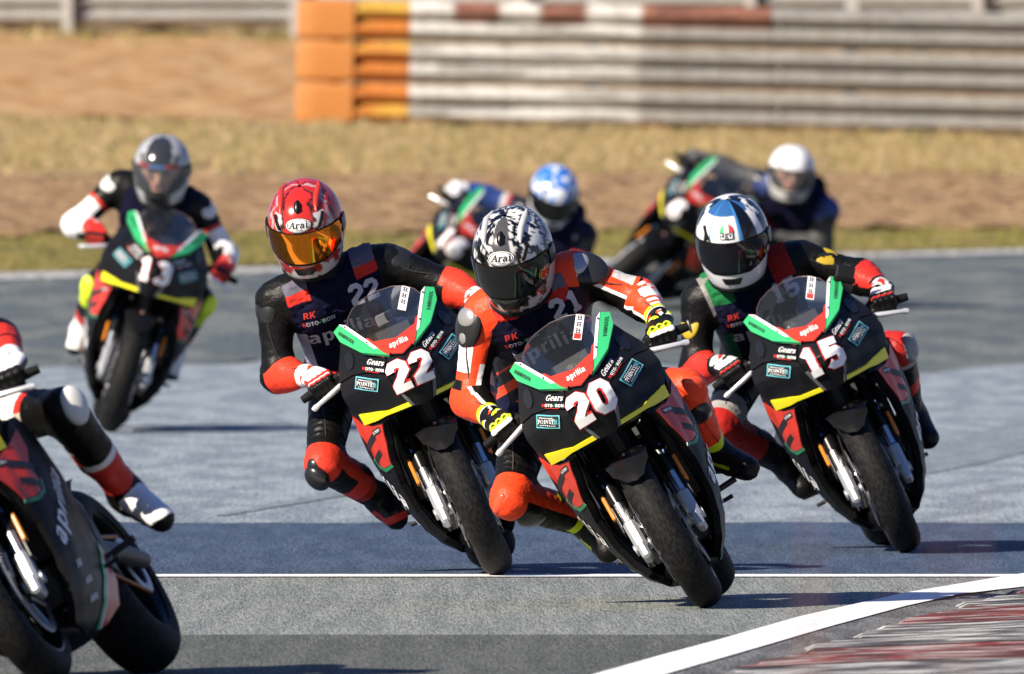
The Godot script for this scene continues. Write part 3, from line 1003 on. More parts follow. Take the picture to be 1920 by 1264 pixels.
		for q in [["SBK", -0.22, 0.3, 0.022], ["RACING", -0.3, 0.25, 0.018], ["VANHOOL", -0.36, 0.2, 0.018], ["RK", -0.17, 0.38, 0.02]]:
			part("lettering", lettering(q[0], sm, ins, Vector2(q[1], q[2]), q[3], -0.1 * s * s, 0.004, -s).mesh(), white, side)
		var low := part("red_panel", patch(pv([-0.5, 0.125, -0.6, 0.132, -0.835, 0.187, -0.875, 0.26, -0.8, 0.352, -0.7, 0.36, -0.62, 0.25]), sm, ins, 0.03, 0.003, 0.004).mesh(), red, side)
		part("green_line", patch(pv([-0.47, 0.123, -0.5, 0.125, -0.62, 0.25, -0.7, 0.36, -0.67, 0.375, -0.585, 0.26]), sm, ins, 0.03, 0.003, 0.005).mesh(), green, side)
		part("white_line", patch(pv([-0.51, 0.125, -0.525, 0.126, -0.64, 0.25, -0.72, 0.36, -0.702, 0.36, -0.625, 0.25]), sm, ins, 0.03, 0.003, 0.0065).mesh(), white, low)
		# inner duct wall beside the front wheel
		part("inner_duct", patch(pv([0.05, 0.70, 0.01, 0.6, -0.05, 0.5, -0.1, 0.4, -0.13, 0.2, -0.2, 0.15, -0.25, 0.6, -0.2, 0.7]), func(u: float, v: float) -> Vector3: return Vector3(s * (side_x(u, v) - 0.035), v, u), ins, 0.04, 0.0).mesh(), kprint, side)
	part("belly_pan", loft([section(-0.15, 0.17, 0.06, 0.04), section(-0.22, 0.16, 0.1, 0.055), section(-0.6, 0.17, 0.1, 0.055), section(-0.85, 0.22, 0.08, 0.05)]).mesh(), black, b)

	# radiator with fins, cooler, engine, frame
	var rad := part("radiator", block(Vector3(0.34, 0.28, 0.03), 0.006, Transform3D(Basis(Vector3.RIGHT, 0.25), Vector3(0, 0.5, -0.2))).mesh(), kprint, b)
	for k in 15:
		part("fin", block(Vector3(0.004, 0.26, 0.008), 0.001, Transform3D(Basis(Vector3.RIGHT, 0.25), Vector3((k - 7) * 0.021, 0.5, -0.184))).mesh(), dark, rad)
	part("oil_cooler", block(Vector3(0.26, 0.13, 0.03), 0.006, Transform3D(Basis(Vector3.RIGHT, 0.35), Vector3(0, 0.28, -0.19))).mesh(), dark, b)
	var mesh_grille := Tri.new()
	for k in 6:
		tube([Vector3(-0.13 + k * 0.05, 0.22, -0.155), Vector3(-0.11 + k * 0.05, 0.34, -0.178)], [0.003, 0.003], 5, mesh_grille)
		tube([Vector3(-0.11 + k * 0.05, 0.22, -0.155), Vector3(-0.13 + k * 0.05, 0.34, -0.178)], [0.003, 0.003], 5, mesh_grille)
	part("grille", mesh_grille.mesh(), dark, b)
	var eng := Tri.new()
	block(Vector3(0.3, 0.3, 0.45), 0.04, Transform3D(Basis(), Vector3(0, 0.4, -0.5)), eng)
	block(Vector3(0.26, 0.3, 0.2), 0.03, Transform3D(Basis(Vector3.RIGHT, 0.5), Vector3(0, 0.58, -0.36)), eng)
	block(Vector3(0.07, 0.14, 0.16), 0.02, Transform3D(Basis(), Vector3(0, 0.67, -0.14)), eng)
	part("engine", eng.mesh(), mat("engine_black", lin(0.012, 0.012, 0.013), 0.55, 0.2), b)
	var fr := Tri.new()
	for s in [-1.0, 1.0]:
		tube([Vector3(s * 0.05, 0.8, -0.2), Vector3(s * 0.15, 0.72, -0.45), Vector3(s * 0.14, 0.5, -0.85), Vector3(s * 0.12, 0.36, -0.9)], [0.045, 0.05, 0.045, 0.04], 10, fr)
		tube([Vector3(s * 0.11, 0.38, -0.88), Vector3(s * 0.13, 0.36, -1.15), Vector3(s * 0.13, 0.325, -1.45)], [0.045, 0.035, 0.028], 10, fr)
		tube([Vector3(s * 0.08, 0.62, -0.9), Vector3(s * 0.07, 0.82, -1.2)], [0.02, 0.018], 8, fr)
	part("frame", fr.mesh(), dark, b)
	var yoke := Tri.new()
	block(Vector3(0.28, 0.03, 0.07), 0.01, Transform3D(Basis(Vector3.RIGHT, -0.42), Vector3(0, 0.92, -0.24)), yoke)
	block(Vector3(0.26, 0.035, 0.07), 0.01, Transform3D(Basis(Vector3.RIGHT, -0.42), Vector3(0, 0.7, -0.14)), yoke)
	part("yoke", yoke.mesh(), mat("engine_black", lin(0.012, 0.012, 0.013), 0.55, 0.2), b)
	part("dashboard", block(Vector3(0.15, 0.09, 0.03), 0.01, Transform3D(Basis(Vector3.RIGHT, -0.7), Vector3(0, 0.96, -0.14))).mesh(), kprint, b)
	# tank, seat, tail
	part("fuel_tank", loft([section(-0.27, 0.87, 0.08, 0.05), section(-0.31, 0.89, 0.13, 0.085), section(-0.42, 0.9, 0.165, 0.1), section(-0.55, 0.885, 0.165, 0.1), section(-0.68, 0.85, 0.125, 0.085), section(-0.78, 0.81, 0.1, 0.05)]).mesh(), black, b)
	part("seat", loft([section(-0.74, 0.79, 0.11, 0.03), section(-0.8, 0.8, 0.13, 0.04), section(-0.98, 0.82, 0.14, 0.04), section(-1.06, 0.86, 0.12, 0.04)]).mesh(), rubber, b)
	var tail := part("tail_unit", loft([section(-0.95, 0.8, 0.12, 0.06), section(-1.06, 0.87, 0.13, 0.08), section(-1.2, 0.92, 0.11, 0.07), section(-1.38, 0.96, 0.07, 0.045), section(-1.46, 0.98, 0.03, 0.02)]).mesh(), black, b)
	part("tail_light", block(Vector3(0.08, 0.025, 0.02), 0.006, Transform3D(Basis(), Vector3(0, 0.965, -1.455))).mesh(), red, tail)
	# rear hugger, exhaust
	var hug_map := func(u: float, v: float) -> Vector3:
		var r2 := 0.345 - 1.5 * v * v
		return Vector3(v, 0.325 + r2 * cos(u), -1.43 + r2 * sin(u))
	part("rear_hugger", patch(pv([0.1, -0.09, 1.2, -0.1, 1.3, 0.0, 1.2, 0.1, 0.1, 0.09]), hug_map, Vector3(0, 0.325, -1.43), 0.06, 0.004).mesh(), black, b)
	var ex := Tri.new()
	tube([Vector3(-0.1, 0.2, -0.75), Vector3(-0.15, 0.26, -0.95), Vector3(-0.19, 0.4, -1.12)], [0.03, 0.03, 0.032], 12, ex)
	tube([Vector3(-0.19, 0.39, -1.1), Vector3(-0.195, 0.42, -1.14), Vector3(-0.21, 0.54, -1.36), Vector3(-0.212, 0.56, -1.4)], [0.035, 0.058, 0.06, 0.045], 16, ex)
	part("exhaust", ex.mesh(), mat("exhaust_metal", lin(0.12, 0.12, 0.125), 0.4, 0.9), b)

	# bars with grips, levers, switchgear; footpegs
	for s in [-1.0, 1.0]:
		var bar := part("handlebar", tube([Vector3(s * 0.1, 0.93, -0.25), Vector3(s * 0.38, 0.885, -0.3)], [0.011, 0.011], 10).mesh(), dark, b)
		part("grip", tube([Vector3(s * 0.25, 0.906, -0.277), Vector3(s * 0.375, 0.886, -0.299)], [0.0175, 0.0175], 12).mesh(), rubber, bar)
		part("bar_end", tube([Vector3(s * 0.376, 0.886, -0.299), Vector3(s * 0.41, 0.88, -0.305)], [0.017, 0.015], 12).mesh(), rubber, bar)
		part("lever", tube([Vector3(s * 0.19, 0.895, -0.235), Vector3(s * 0.22, 0.885, -0.2), Vector3(s * 0.3, 0.86, -0.19), Vector3(s * 0.36, 0.842, -0.2), Vector3(s * 0.376, 0.836, -0.205), Vector3(s * 0.388, 0.832, -0.207)], [0.011, 0.012, 0.0105, 0.0085, 0.0125, 0.009], 10).mesh(), mat("lever_alloy", lin(0.72, 0.72, 0.73), 0.28, 0.55), bar)
		var sw := Tri.new()
		block(Vector3(0.05, 0.05, 0.05), 0.01, Transform3D(Basis(Vector3.BACK, -0.16 * s), Vector3(s * 0.215, 0.915, -0.255)), sw)
		tube([Vector3(s * 0.18, 0.94, -0.21), Vector3(s * 0.18, 0.985, -0.21)], [0.02, 0.02], 12, sw)
		part("switchgear", sw.mesh(), gloss, bar)
		var peg := Tri.new()
		tube([Vector3(s * 0.17, 0.33, -0.84), Vector3(s * 0.27, 0.335, -0.84)], [0.011, 0.012], 10, peg)
		block(Vector3(0.012, 0.2, 0.07), 0.004, Transform3D(Basis(Vector3.RIGHT, -0.3), Vector3(s * 0.165, 0.38, -0.86)), peg)
		tube([Vector3(s * 0.18, 0.29, -0.66), Vector3(s * 0.235, 0.29, -0.65)], [0.007, 0.008], 8, peg)
		tube([Vector3(s * 0.18, 0.33, -0.84), Vector3(s * 0.18, 0.29, -0.66)], [0.006, 0.006], 8, peg)
		part("footpeg", peg.mesh(), dark, b)
	return b

func add_number(b: Node3D, text: String) -> void:
	var nose: Node = b.get_node("nose_fairing")
	var w := mat("print_white", lin(0.78, 0.78, 0.78), 0.5)
	var r := mat("number_red", lin(0.50, 0.02, 0.02), 0.45)
	var n := text.length()
	for i in n:
		var x := (i - (n - 1) / 2.0) * 0.081
		var ang := -0.06 * signf(x)
		var at := Vector2(x, 0.822)
		var d := text[i]
		var o := part("number_digit", digit(d, at, 0.08, 0.0182, 0.0065, nose_map, IN, ang, 0.008).mesh(), r, nose)
		part("digit_face", digit(d, at, 0.08, 0.0135, 0.0105, nose_map, IN, ang, 0.008).mesh(), w, o)

# ---------------------------------------------------------------- riders
# skin a set of tapered bones as one surface (surface nets over a smooth union)
func blob(bones: Array, cell: float, k: float, paint: Callable, t: Tri, amp := 0.0, cuts := []) -> void:
	var lo := Vector3(1e9, 1e9, 1e9)
	var hi := -lo
	var reach := maxf(4.0 / k, 2.5 * cell)
	for b in bones:
		var r: float = maxf(b[2], b[3]) + reach + cell
		for e in 2:
			lo = lo.min(b[e] - Vector3(r, r, r))
			hi = hi.max(b[e] + Vector3(r, r, r))
	var dim := Vector3i(((hi - lo) / cell).ceil()) + Vector3i(2, 2, 2)
	var nx := dim.x
	var ny := dim.y
	var nz := dim.z
	var acc := PackedFloat32Array()
	acc.resize(nx * ny * nz)
	var rmin := PackedInt32Array()
	var rmax := PackedInt32Array()
	rmin.resize(ny * nz)
	rmax.resize(ny * nz)
	rmin.fill(nx)
	rmax.fill(-1)
	for b in bones:
		var a: Vector3 = b[0]
		var ab: Vector3 = b[1] - a
		var inv := 1.0 / maxf(ab.length_squared(), 1e-8)
		var ra: float = b[2]
		var dr: float = b[3] - ra
		var r := maxf(ra, ra + dr) + reach
		var rv := Vector3(r, r, r)
		var ribbed: bool = b.size() > 5
		var rib: Array = b[5] if ribbed else [0.0, 0.0, 0.0, 1.0]
		var i0 := Vector3i(((a.min(b[1]) - rv - lo) / cell).floor())
		var i1 := Vector3i(((a.max(b[1]) + rv - lo) / cell).ceil())
		var b2 := Vector2(ab.y, ab.z)
		var l2 := b2.length_squared()
		for z in range(i0.z, i1.z + 1):
			for y in range(i0.y, i1.y + 1):
				var row := y + z * ny
				var at := row * nx
				var q := lo + Vector3(0, y, z) * cell - a
				# the stretch of the bone that comes near this row
				var q2 := Vector2(q.y, q.z)
				var t0 := 0.0
				var t1 := 1.0
				if l2 > 1e-7:
					var tm := q2.dot(b2) / l2
					var off2 := (q2 - b2 * tm).length_squared()
					if off2 > r * r:
						continue
					var half := sqrt((r * r - off2) / l2)
					t0 = maxf(0.0, tm - half)
					t1 = minf(1.0, tm + half)
					if t0 > t1:
						continue
				elif q2.length_squared() > r * r:
					continue
				var xa := ab.x * t0
				var xb := ab.x * t1
				var x0 := maxi(i0.x, floori((minf(xa, xb) - r - q.x) / cell))
				var x1 := mini(i1.x, ceili((maxf(xa, xb) + r - q.x) / cell))
				for x in range(x0, x1 + 1):
					var p := Vector3(q.x + x * cell, q.y, q.z)
					var s := clampf(p.dot(ab) * inv, 0.0, 1.0)
					var d := (p - ab * s).length() - ra - dr * s
					if d < reach:
						if ribbed and s > rib[0] and s < rib[1]:
							d -= rib[2] * sin((s - rib[0]) / (rib[1] - rib[0]) * TAU * rib[3])
						acc[at + x] += exp(-k * d)
				rmin[row] = mini(rmin[row], x0)
				rmax[row] = maxi(rmax[row], x1)
	var band_lo := exp(-k * cell * 2.5)
	var band_hi := exp(k * cell * 2.5)
	if amp > 0.0 or cuts.size():
		for z in nz:
			for y in ny:
				var row := y + z * ny
				for x in range(rmin[row], rmax[row] + 1):
					var i := row * nx + x
					var v := acc[i]
					if v > band_lo:
						var p := lo + Vector3(x, y, z) * cell
						if amp > 0.0 and v < band_hi:
							v *= exp(k * amp * (noise.get_noise_3d(p.x * 420.0, p.y * 1000.0, p.z * 420.0) + 0.6 * noise.get_noise_3dv(p * 260.0)))
						for c in cuts:
							v = minf(v, exp(-k * c.distance_to(p)))
						acc[i] = v
	var cells := {}
	var sums := PackedVector3Array()
	var counts := PackedInt32Array()
	var quads := PackedInt32Array()
	var step := [1, nx, nx * ny]
	var dirs := [Vector3(1, 0, 0), Vector3(0, 1, 0), Vector3(0, 0, 1)]
	for z in range(1, nz - 1):
		for y in range(1, ny - 1):
			var row := y + z * ny
			var x0 := maxi(1, mini(rmin[row], mini(rmin[row + 1], rmin[row + ny])) - 1)
			var x1 := mini(nx - 2, maxi(rmax[row], maxi(rmax[row + 1], rmax[row + ny])) + 1)
			for x in range(x0, x1 + 1):
				var i := row * nx + x
				var v := acc[i]
				var inn := v > 1.0
				for ax in 3:
					var w := acc[i + step[ax]]
					if (w > 1.0) == inn:
						continue
					var l0 := log(maxf(v, 1e-6))
					var l1 := log(maxf(w, 1e-6))
					var cross: Vector3 = lo + (Vector3(x, y, z) + dirs[ax] * (l0 / (l0 - l1))) * cell
					var u: int = step[(ax + 1) % 3]
					var s: int = step[(ax + 2) % 3]
					var ids := [i, i - u, i - u - s, i - s]
					for c in 4:
						var id: int = cells.get(ids[c], -1)
						if id < 0:
							id = sums.size()
							cells[ids[c]] = id
							sums.append(Vector3.ZERO)
							counts.append(0)
						sums[id] += cross
						counts[id] += 1
						ids[c] = id
					if inn:
						quads.append(ids[0]); quads.append(ids[1]); quads.append(ids[2]); quads.append(ids[3])
					else:
						quads.append(ids[3]); quads.append(ids[2]); quads.append(ids[1]); quads.append(ids[0])
	var nv := sums.size()
	var nrm := PackedVector3Array()
	nrm.resize(nv)
	for i in nv:
		sums[i] /= counts[i]
	for q in quads.size() / 4:
		var a := sums[quads[4 * q]]
		var c := sums[quads[4 * q + 2]]
		var f := (c - a).cross(sums[quads[4 * q + 3]] - sums[quads[4 * q + 1]])
		for e in 4:
			nrm[quads[4 * q + e]] += f
	var ba := PackedVector3Array()
	var bv := PackedVector3Array()
	var bi := PackedFloat32Array()
	for b in bones:
		ba.append(b[0])
		bv.append(b[1] - b[0])
		bi.append(1.0 / maxf((b[1] - b[0]).length_squared(), 1e-8))
	var near := PackedInt32Array()
	near.resize(nv)
	var cols := PackedColorArray()
	cols.resize(nv)
	for i in nv:
		nrm[i] = nrm[i].normalized()
		var p := sums[i]
		var best := 1e9
		var bb := 0
		var bt := 0.0
		for j in ba.size():
			var ap := p - ba[j]
			var s := clampf(ap.dot(bv[j]) * bi[j], 0.0, 1.0)
			var d: float = (ap - bv[j] * s).length() - lerpf(bones[j][2], bones[j][3], s)
			if d < best:
				best = d
				bb = j
				bt = s
		near[i] = bb
		cols[i] = paint.call(bones[bb][4], bt, p - ba[bb] - bv[bb] * bt, p)
	var cuts_n := 4 if cell < 0.011 else 2
	for q in quads.size() / 4:
		for tr in [[0, 1, 2], [0, 2, 3]]:
			var a: int = quads[4 * q + tr[0]]
			var b: int = quads[4 * q + tr[1]]
			var c: int = quads[4 * q + tr[2]]
			if cols[a] == cols[b] and cols[b] == cols[c]:
				t.tri(sums[a], sums[b], sums[c], nrm[a], nrm[b], nrm[c], cols[a], cols[b], cols[c])
				continue
			# two colours meet here: cut the triangle small so that the seam is clean
			var m := cuts_n
			var some := [near[a]]
			for o in [near[b], near[c]]:
				if not o in some:
					some.append(o)
			var spot := func(i: int, j: int) -> Vector3: return Vector3(1.0 - float(i + j) / m, float(i) / m, float(j) / m)
			for i in m:
				for j in m - i:
					for half in (2 if i + j < m - 1 else 1):
						var w: Array = [spot.call(i, j), spot.call(i + 1, j), spot.call(i, j + 1)] if half == 0 else [spot.call(i + 1, j), spot.call(i + 1, j + 1), spot.call(i, j + 1)]
						var ps := []
						var ns := []
						for v in w:
							ps.append(sums[a] * v.x + sums[b] * v.y + sums[c] * v.z)
							ns.append((nrm[a] * v.x + nrm[b] * v.y + nrm[c] * v.z).normalized())
						var p: Vector3 = (ps[0] + ps[1] + ps[2]) / 3.0
						var best := 1e9
						var bb := 0
						var bt := 0.0
						for bj in some:
							var ap := p - ba[bj]
							var s := clampf(ap.dot(bv[bj]) * bi[bj], 0.0, 1.0)
							var d: float = (ap - bv[bj] * s).length() - lerpf(bones[bj][2], bones[bj][3], s)
							if d < best:
								best = d
								bb = bj
								bt = s
						var col: Color = paint.call(bones[bb][4], bt, p - ba[bb] - bv[bb] * bt, p)
						t.tri(ps[0], ps[1], ps[2], ns[0], ns[1], ns[2], col, col, col)
	t.colored = true

const ORANGE := Color(0.82, 0.062, 0.016)
const WHITE := Color(0.74, 0.74, 0.73)
const BLACK := Color(0.006, 0.006, 0.0065)
const GREY := Color(0.30, 0.29, 0.28)
const NEON := Color(0.62, 0.78, 0.02)
const RED := Color(0.50, 0.028, 0.02)
const NAVY := Color(0.007, 0.0075, 0.021)

func paint_body(style: String, bone: String, t: float, off: Vector3, p: Vector3) -> Color:
	var n := noise.get_noise_3dv(p * 260.0)
	var left := p.x < 0.0
	match style:
		"orange":
			match bone:
				"upper_arm_l":
					if off.x > 0.018 + 0.02 * (1.0 - t): return BLACK
					if off.x > 0.004 + 0.018 * (1.0 - t) and t > 0.55: return WHITE
					if t > 0.36 and t < 0.68 and off.x < -0.012: return WHITE
					if t > 0.78 and t < 0.9 and off.x < -0.03: return BLACK
					return ORANGE
				"forearm_l":
					if off.x > 0.016: return BLACK
					if off.x > 0.003: return WHITE
					return ORANGE
				"upper_arm_r", "forearm_r":
					if bone == "forearm_r" and t > 0.35 and off.y > 0.0 and off.x > 0.005 and fmod(t * 9.0, 1.0) < 0.55: return WHITE
					if off.y + off.x * 0.6 < -0.022: return BLACK
					if off.y + off.x * 0.6 < -0.008: return WHITE
					if bone == "upper_arm_r" and t > 0.52 and t < 0.86 and off.y > 0.02: return GREY * 1.7
					if bone == "upper_arm_r" and t > 0.92 and off.y > 0.0: return BLACK
					return ORANGE
				"thigh_l", "thigh_r":
					if t > 0.86: return ORANGE
					return BLACK if off.y < 0.03 or t > 0.4 else NAVY
				"shin_l", "shin_r":
					if t > 0.72 and t < 0.80: return NEON
					if t >= 0.80: return BLACK
					if bone == "shin_l" and off.y < -0.028: return BLACK
					return ORANGE
				"boot", "heel":
					if absf(off.y - 0.004) < 0.006 and t > 0.1 and t < 0.75 and bone == "boot": return NEON
					return BLACK
				"torso":
					return ORANGE if p.y < 1.08 and fmod(absf(p.y) * 14.0, 1.0) < 0.45 else NAVY
				_: return ORANGE
		"red":
			match bone:
				"forearm_l", "forearm_r": return Color(0.66, 0.045, 0.02) if t > 0.08 else BLACK
				"upper_arm_r": return Color(0.66, 0.045, 0.02) if t > 0.8 and off.y > 0.0 else BLACK
				"thigh_l", "thigh_r": return Color(0.62, 0.04, 0.02) if t > 0.9 else BLACK
				"shin_l", "shin_r":
					if off.y < -0.03 and t < 0.4: return BLACK
					if t > 0.6: return BLACK if t > 0.7 else RED * 0.7
					return Color(0.62, 0.04, 0.02)
				"boot", "heel": return RED if absf(off.y) < 0.014 and t > 0.2 else BLACK
				_: return BLACK
		"green":
			match bone:
				"forearm_l": return RED * 1.05 if t > 0.15 else BLACK
				"forearm_r": return RED * 0.95 if t > 0.2 and off.y > 0.008 else BLACK
				"thigh_l", "thigh_r":
					if t > 0.9: return RED * 0.8
					if t > 0.66: return GREY
					return BLACK
				"shin_l":
					if t < 0.55: return RED * 0.7
					return BLACK
				"shin_r":
					if t < 0.12: return GREY
					if t > 0.4 and t < 0.55: return RED
					return BLACK
				"shoulder":
					if p.x < -0.29: return BLACK
					if p.x < -0.25: return GREY * 0.7
					if p.x < -0.19: return Color(0.015, 0.15, 0.05)
					if p.x > 0.06: return BLACK
					if p.x > 0.02: return GREY * 0.8
					return RED * 0.7 if p.x > -0.02 else BLACK
				_: return BLACK
		"white":
			match bone:
				"upper_arm_l", "upper_arm_r":
					if t > 0.42 and t < 0.5: return RED
					return WHITE if t >= 0.5 and off.x * (-1.0 if left else 1.0) > -0.02 else BLACK
				"forearm_l", "forearm_r": return WHITE if off.x * (-1.0 if left else 1.0) > -0.024 else BLACK
				"thigh_l", "thigh_r": return WHITE if t < 0.4 else BLACK
				"shin_l", "shin_r":
					if t < 0.3: return NEON
					return RED if t > 0.55 and t < 0.7 else BLACK if t < 0.6 else WHITE
				"boot", "heel": return WHITE if off.y > -0.012 else BLACK
				_: return BLACK
		"blue":
			match bone:
				"upper_arm_l", "upper_arm_r":
					if t > 0.45 and t < 0.65: return RED if t < 0.52 else WHITE * 0.7
					return Color(0.02, 0.05, 0.20) if t > 0.65 else NAVY
				"forearm_l", "forearm_r": return Color(0.02, 0.06, 0.24)
				"shoulder": return NAVY if n < 0.25 else WHITE * 0.5
				"thigh_l", "thigh_r": return Color(0.015, 0.05, 0.22)
				_: return BLACK
		"grey":
			match bone:
				"upper_arm_l", "upper_arm_r": return Color(0.055, 0.055, 0.055) if t > 0.25 else Color(0.04, 0.07, 0.2)
				"forearm_l", "forearm_r": return Color(0.09, 0.09, 0.085)
				"shoulder": return Color(0.02, 0.035, 0.12)
				"thigh_l", "thigh_r": return Color(0.02, 0.07, 0.32) if t > 0.4 else RED * 0.5
				_: return BLACK
		_:
			match bone:
				"upper_arm_l", "upper_arm_r": return RED if t < 0.4 else BLACK
				"forearm_l", "forearm_r": return BLACK if t < 0.5 else RED
				"thigh_l", "thigh_r":
					if t > 0.60 and t < 0.68: return Color(0.5, 0.45, 0.35) if off.y < 0.03 else RED
					return WHITE if t < 0.60 else BLACK
				"shin_l", "shin_r":
					if t > 0.5 and t < 0.56: return WHITE
					if t >= 0.56 and t < 0.86: return RED * 1.1
					return BLACK
				"boot": return WHITE if off.y > -0.004 and t > 0.25 else BLACK
				_: return BLACK

func paint_hand(style: String, bone: String, t: float, off: Vector3, up: Vector3) -> Color:
	var top := off.dot(up)
	match style:
		"orange":
			if bone == "palm": return NEON if t < 0.22 else WHITE if t < 0.32 and top > 0.0 else BLACK
			if bone == "finger": return NEON if t > 0.2 and t < 0.75 else WHITE if t >= 0.8 else BLACK
			return BLACK
		"red":
			if bone == "palm": return WHITE if t < 0.45 or top > 0.014 else RED
			if bone == "finger": return WHITE if t < 0.4 else RED if t < 0.7 else BLACK
			return BLACK
		"green":
			if bone == "palm": return WHITE * 0.8 if top > 0.013 and t > 0.3 else BLACK
			if bone == "finger": return WHITE * 0.7 if t < 0.3 else RED * 0.7 if t < 0.55 else BLACK
			return BLACK
		"white":
			return RED * 1.1 if bone == "palm" else BLACK if t > 0.5 else RED
		"blue":
			return WHITE if top > 0.006 else BLACK
		"grey":
			return GREY * 0.4 if top > 0.01 else BLACK
		_:
			return WHITE if bone == "palm" and top > 0.0 else RED if bone == "finger" and t < 0.3 else BLACK

# helmet surface: a round the head from the front, f from the chin up to the crown
func helmet_map(a: float, f: float) -> Vector3:
	var w: float
	var zf: float
	var zb: float
	var y: float
	if f > 0.0:
		var c := pow(maxf(cos(f), 0.0001), 0.86)
		w = 0.133 * c
		zf = 0.158 * c
		zb = 0.165 * c
		y = 0.145 * sin(f)
	else:
		var c := cos(f)
		w = 0.133 * pow(c, 0.55)
		zf = 0.158 * pow(c, 0.35) + 0.010 * sin(-f * 2.0)
		zb = 0.165 * pow(c, 0.95)
		y = 0.195 * sin(f)
	var ca := cos(a)
	return Vector3(w * sin(a), y, (zf if ca > 0.0 else zb) * ca)

func paint_helmet(style: String, a: float, f: float, p: Vector3) -> Color:
	var n := noise.get_noise_3dv(p * 900.0)
	var n2 := noise.get_noise_3dv(p * 320.0 + Vector3(50, 0, 0))
	var b := absf(a) * cos(minf(maxf(f, 0.0), 1.4) * 0.8)
	match style:
		"orange":
			var c := Color(0.02, 0.02, 0.022)
			if b < 0.24: c = Color(0.06, 0.06, 0.062)
			elif b < 0.36 and f > 0.1: c = Color(0.5, 0.5, 0.51) if n > -0.05 else BLACK
			elif b < 0.62 and f > 0.2: c = BLACK if n < 0.2 else Color(0.5, 0.5, 0.5)
			elif b < 1.25 and f > 0.1: c = Color(0.62, 0.63, 0.64) if n2 + n * 0.5 > 0.16 - (0.24 if a > 0.0 else 0.0) else BLACK
			elif f < -0.2: c = Color(0.42, 0.40, 0.40) if n2 > 0.0 or absf(a) > 1.1 else BLACK
			elif n > 0.2: c = Color(0.5, 0.5, 0.5)
			return c
		"red":
			var w := b + n2 * 0.28
			var c := Color(0.46, 0.02, 0.012)
			if f < -0.35: return Color(0.48, 0.47, 0.46) if n2 > -0.1 else Color(0.3, 0.02, 0.015)
			if w > 0.42 and w < 0.52: c = Color(0.04, 0.008, 0.008)
			elif w > 0.52 and w < 0.72: c = Color(0.55, 0.53, 0.52) if f < 0.7 else Color(0.35, 0.02, 0.015)
			elif w > 0.85 and w < 0.97: c = Color(0.35, 0.34, 0.34)
			elif w > 1.1 and w < 1.2: c = Color(0.05, 0.01, 0.01)
			return c
		"green":
			var c := Color(0.70, 0.71, 0.72)
			if f > 0.95 and b < 0.8: c = Color(0.03, 0.10, 0.26)
			if a > 0.36 and a < 0.44 and f > 0.1: c = Color(0.04, 0.20, 0.48)
			if a > 0.44 and a < 0.95 and f > 0.15: c = BLACK
			if a < -0.52 and a > -0.6 and f > 0.1: c = Color(0.04, 0.20, 0.48)
			if a < -0.62 and a > -0.78 and f > 0.05 and f < 0.5: c = BLACK
			if absf(a) > 1.25 and n2 > 0.0: c = BLACK
			if f < -0.3: c = Color(0.62, 0.62, 0.62) if absf(a) < 1.3 else BLACK
			return c
		"white":
			var c := Color(0.03, 0.03, 0.033)
			if b > 0.55 and b < 1.3: c = Color(0.34, 0.35, 0.36)
			if f > 0.22 and f < 0.34 and absf(a) < 0.9: c = RED if absf(a) > 0.35 else Color(0.05, 0.16, 0.4)
			return c
		"blue":
			if n2 > 0.08 or (f > 0.75 and n2 > -0.15): return Color(0.03, 0.16, 0.55)
			return Color(0.72, 0.74, 0.76)
		"grey":
			return Color(0.78, 0.78, 0.78) if f > -0.32 else Color(0.4, 0.4, 0.4)
		_:
			return Color(0.7, 0.7, 0.7) if n2 > -0.1 else RED

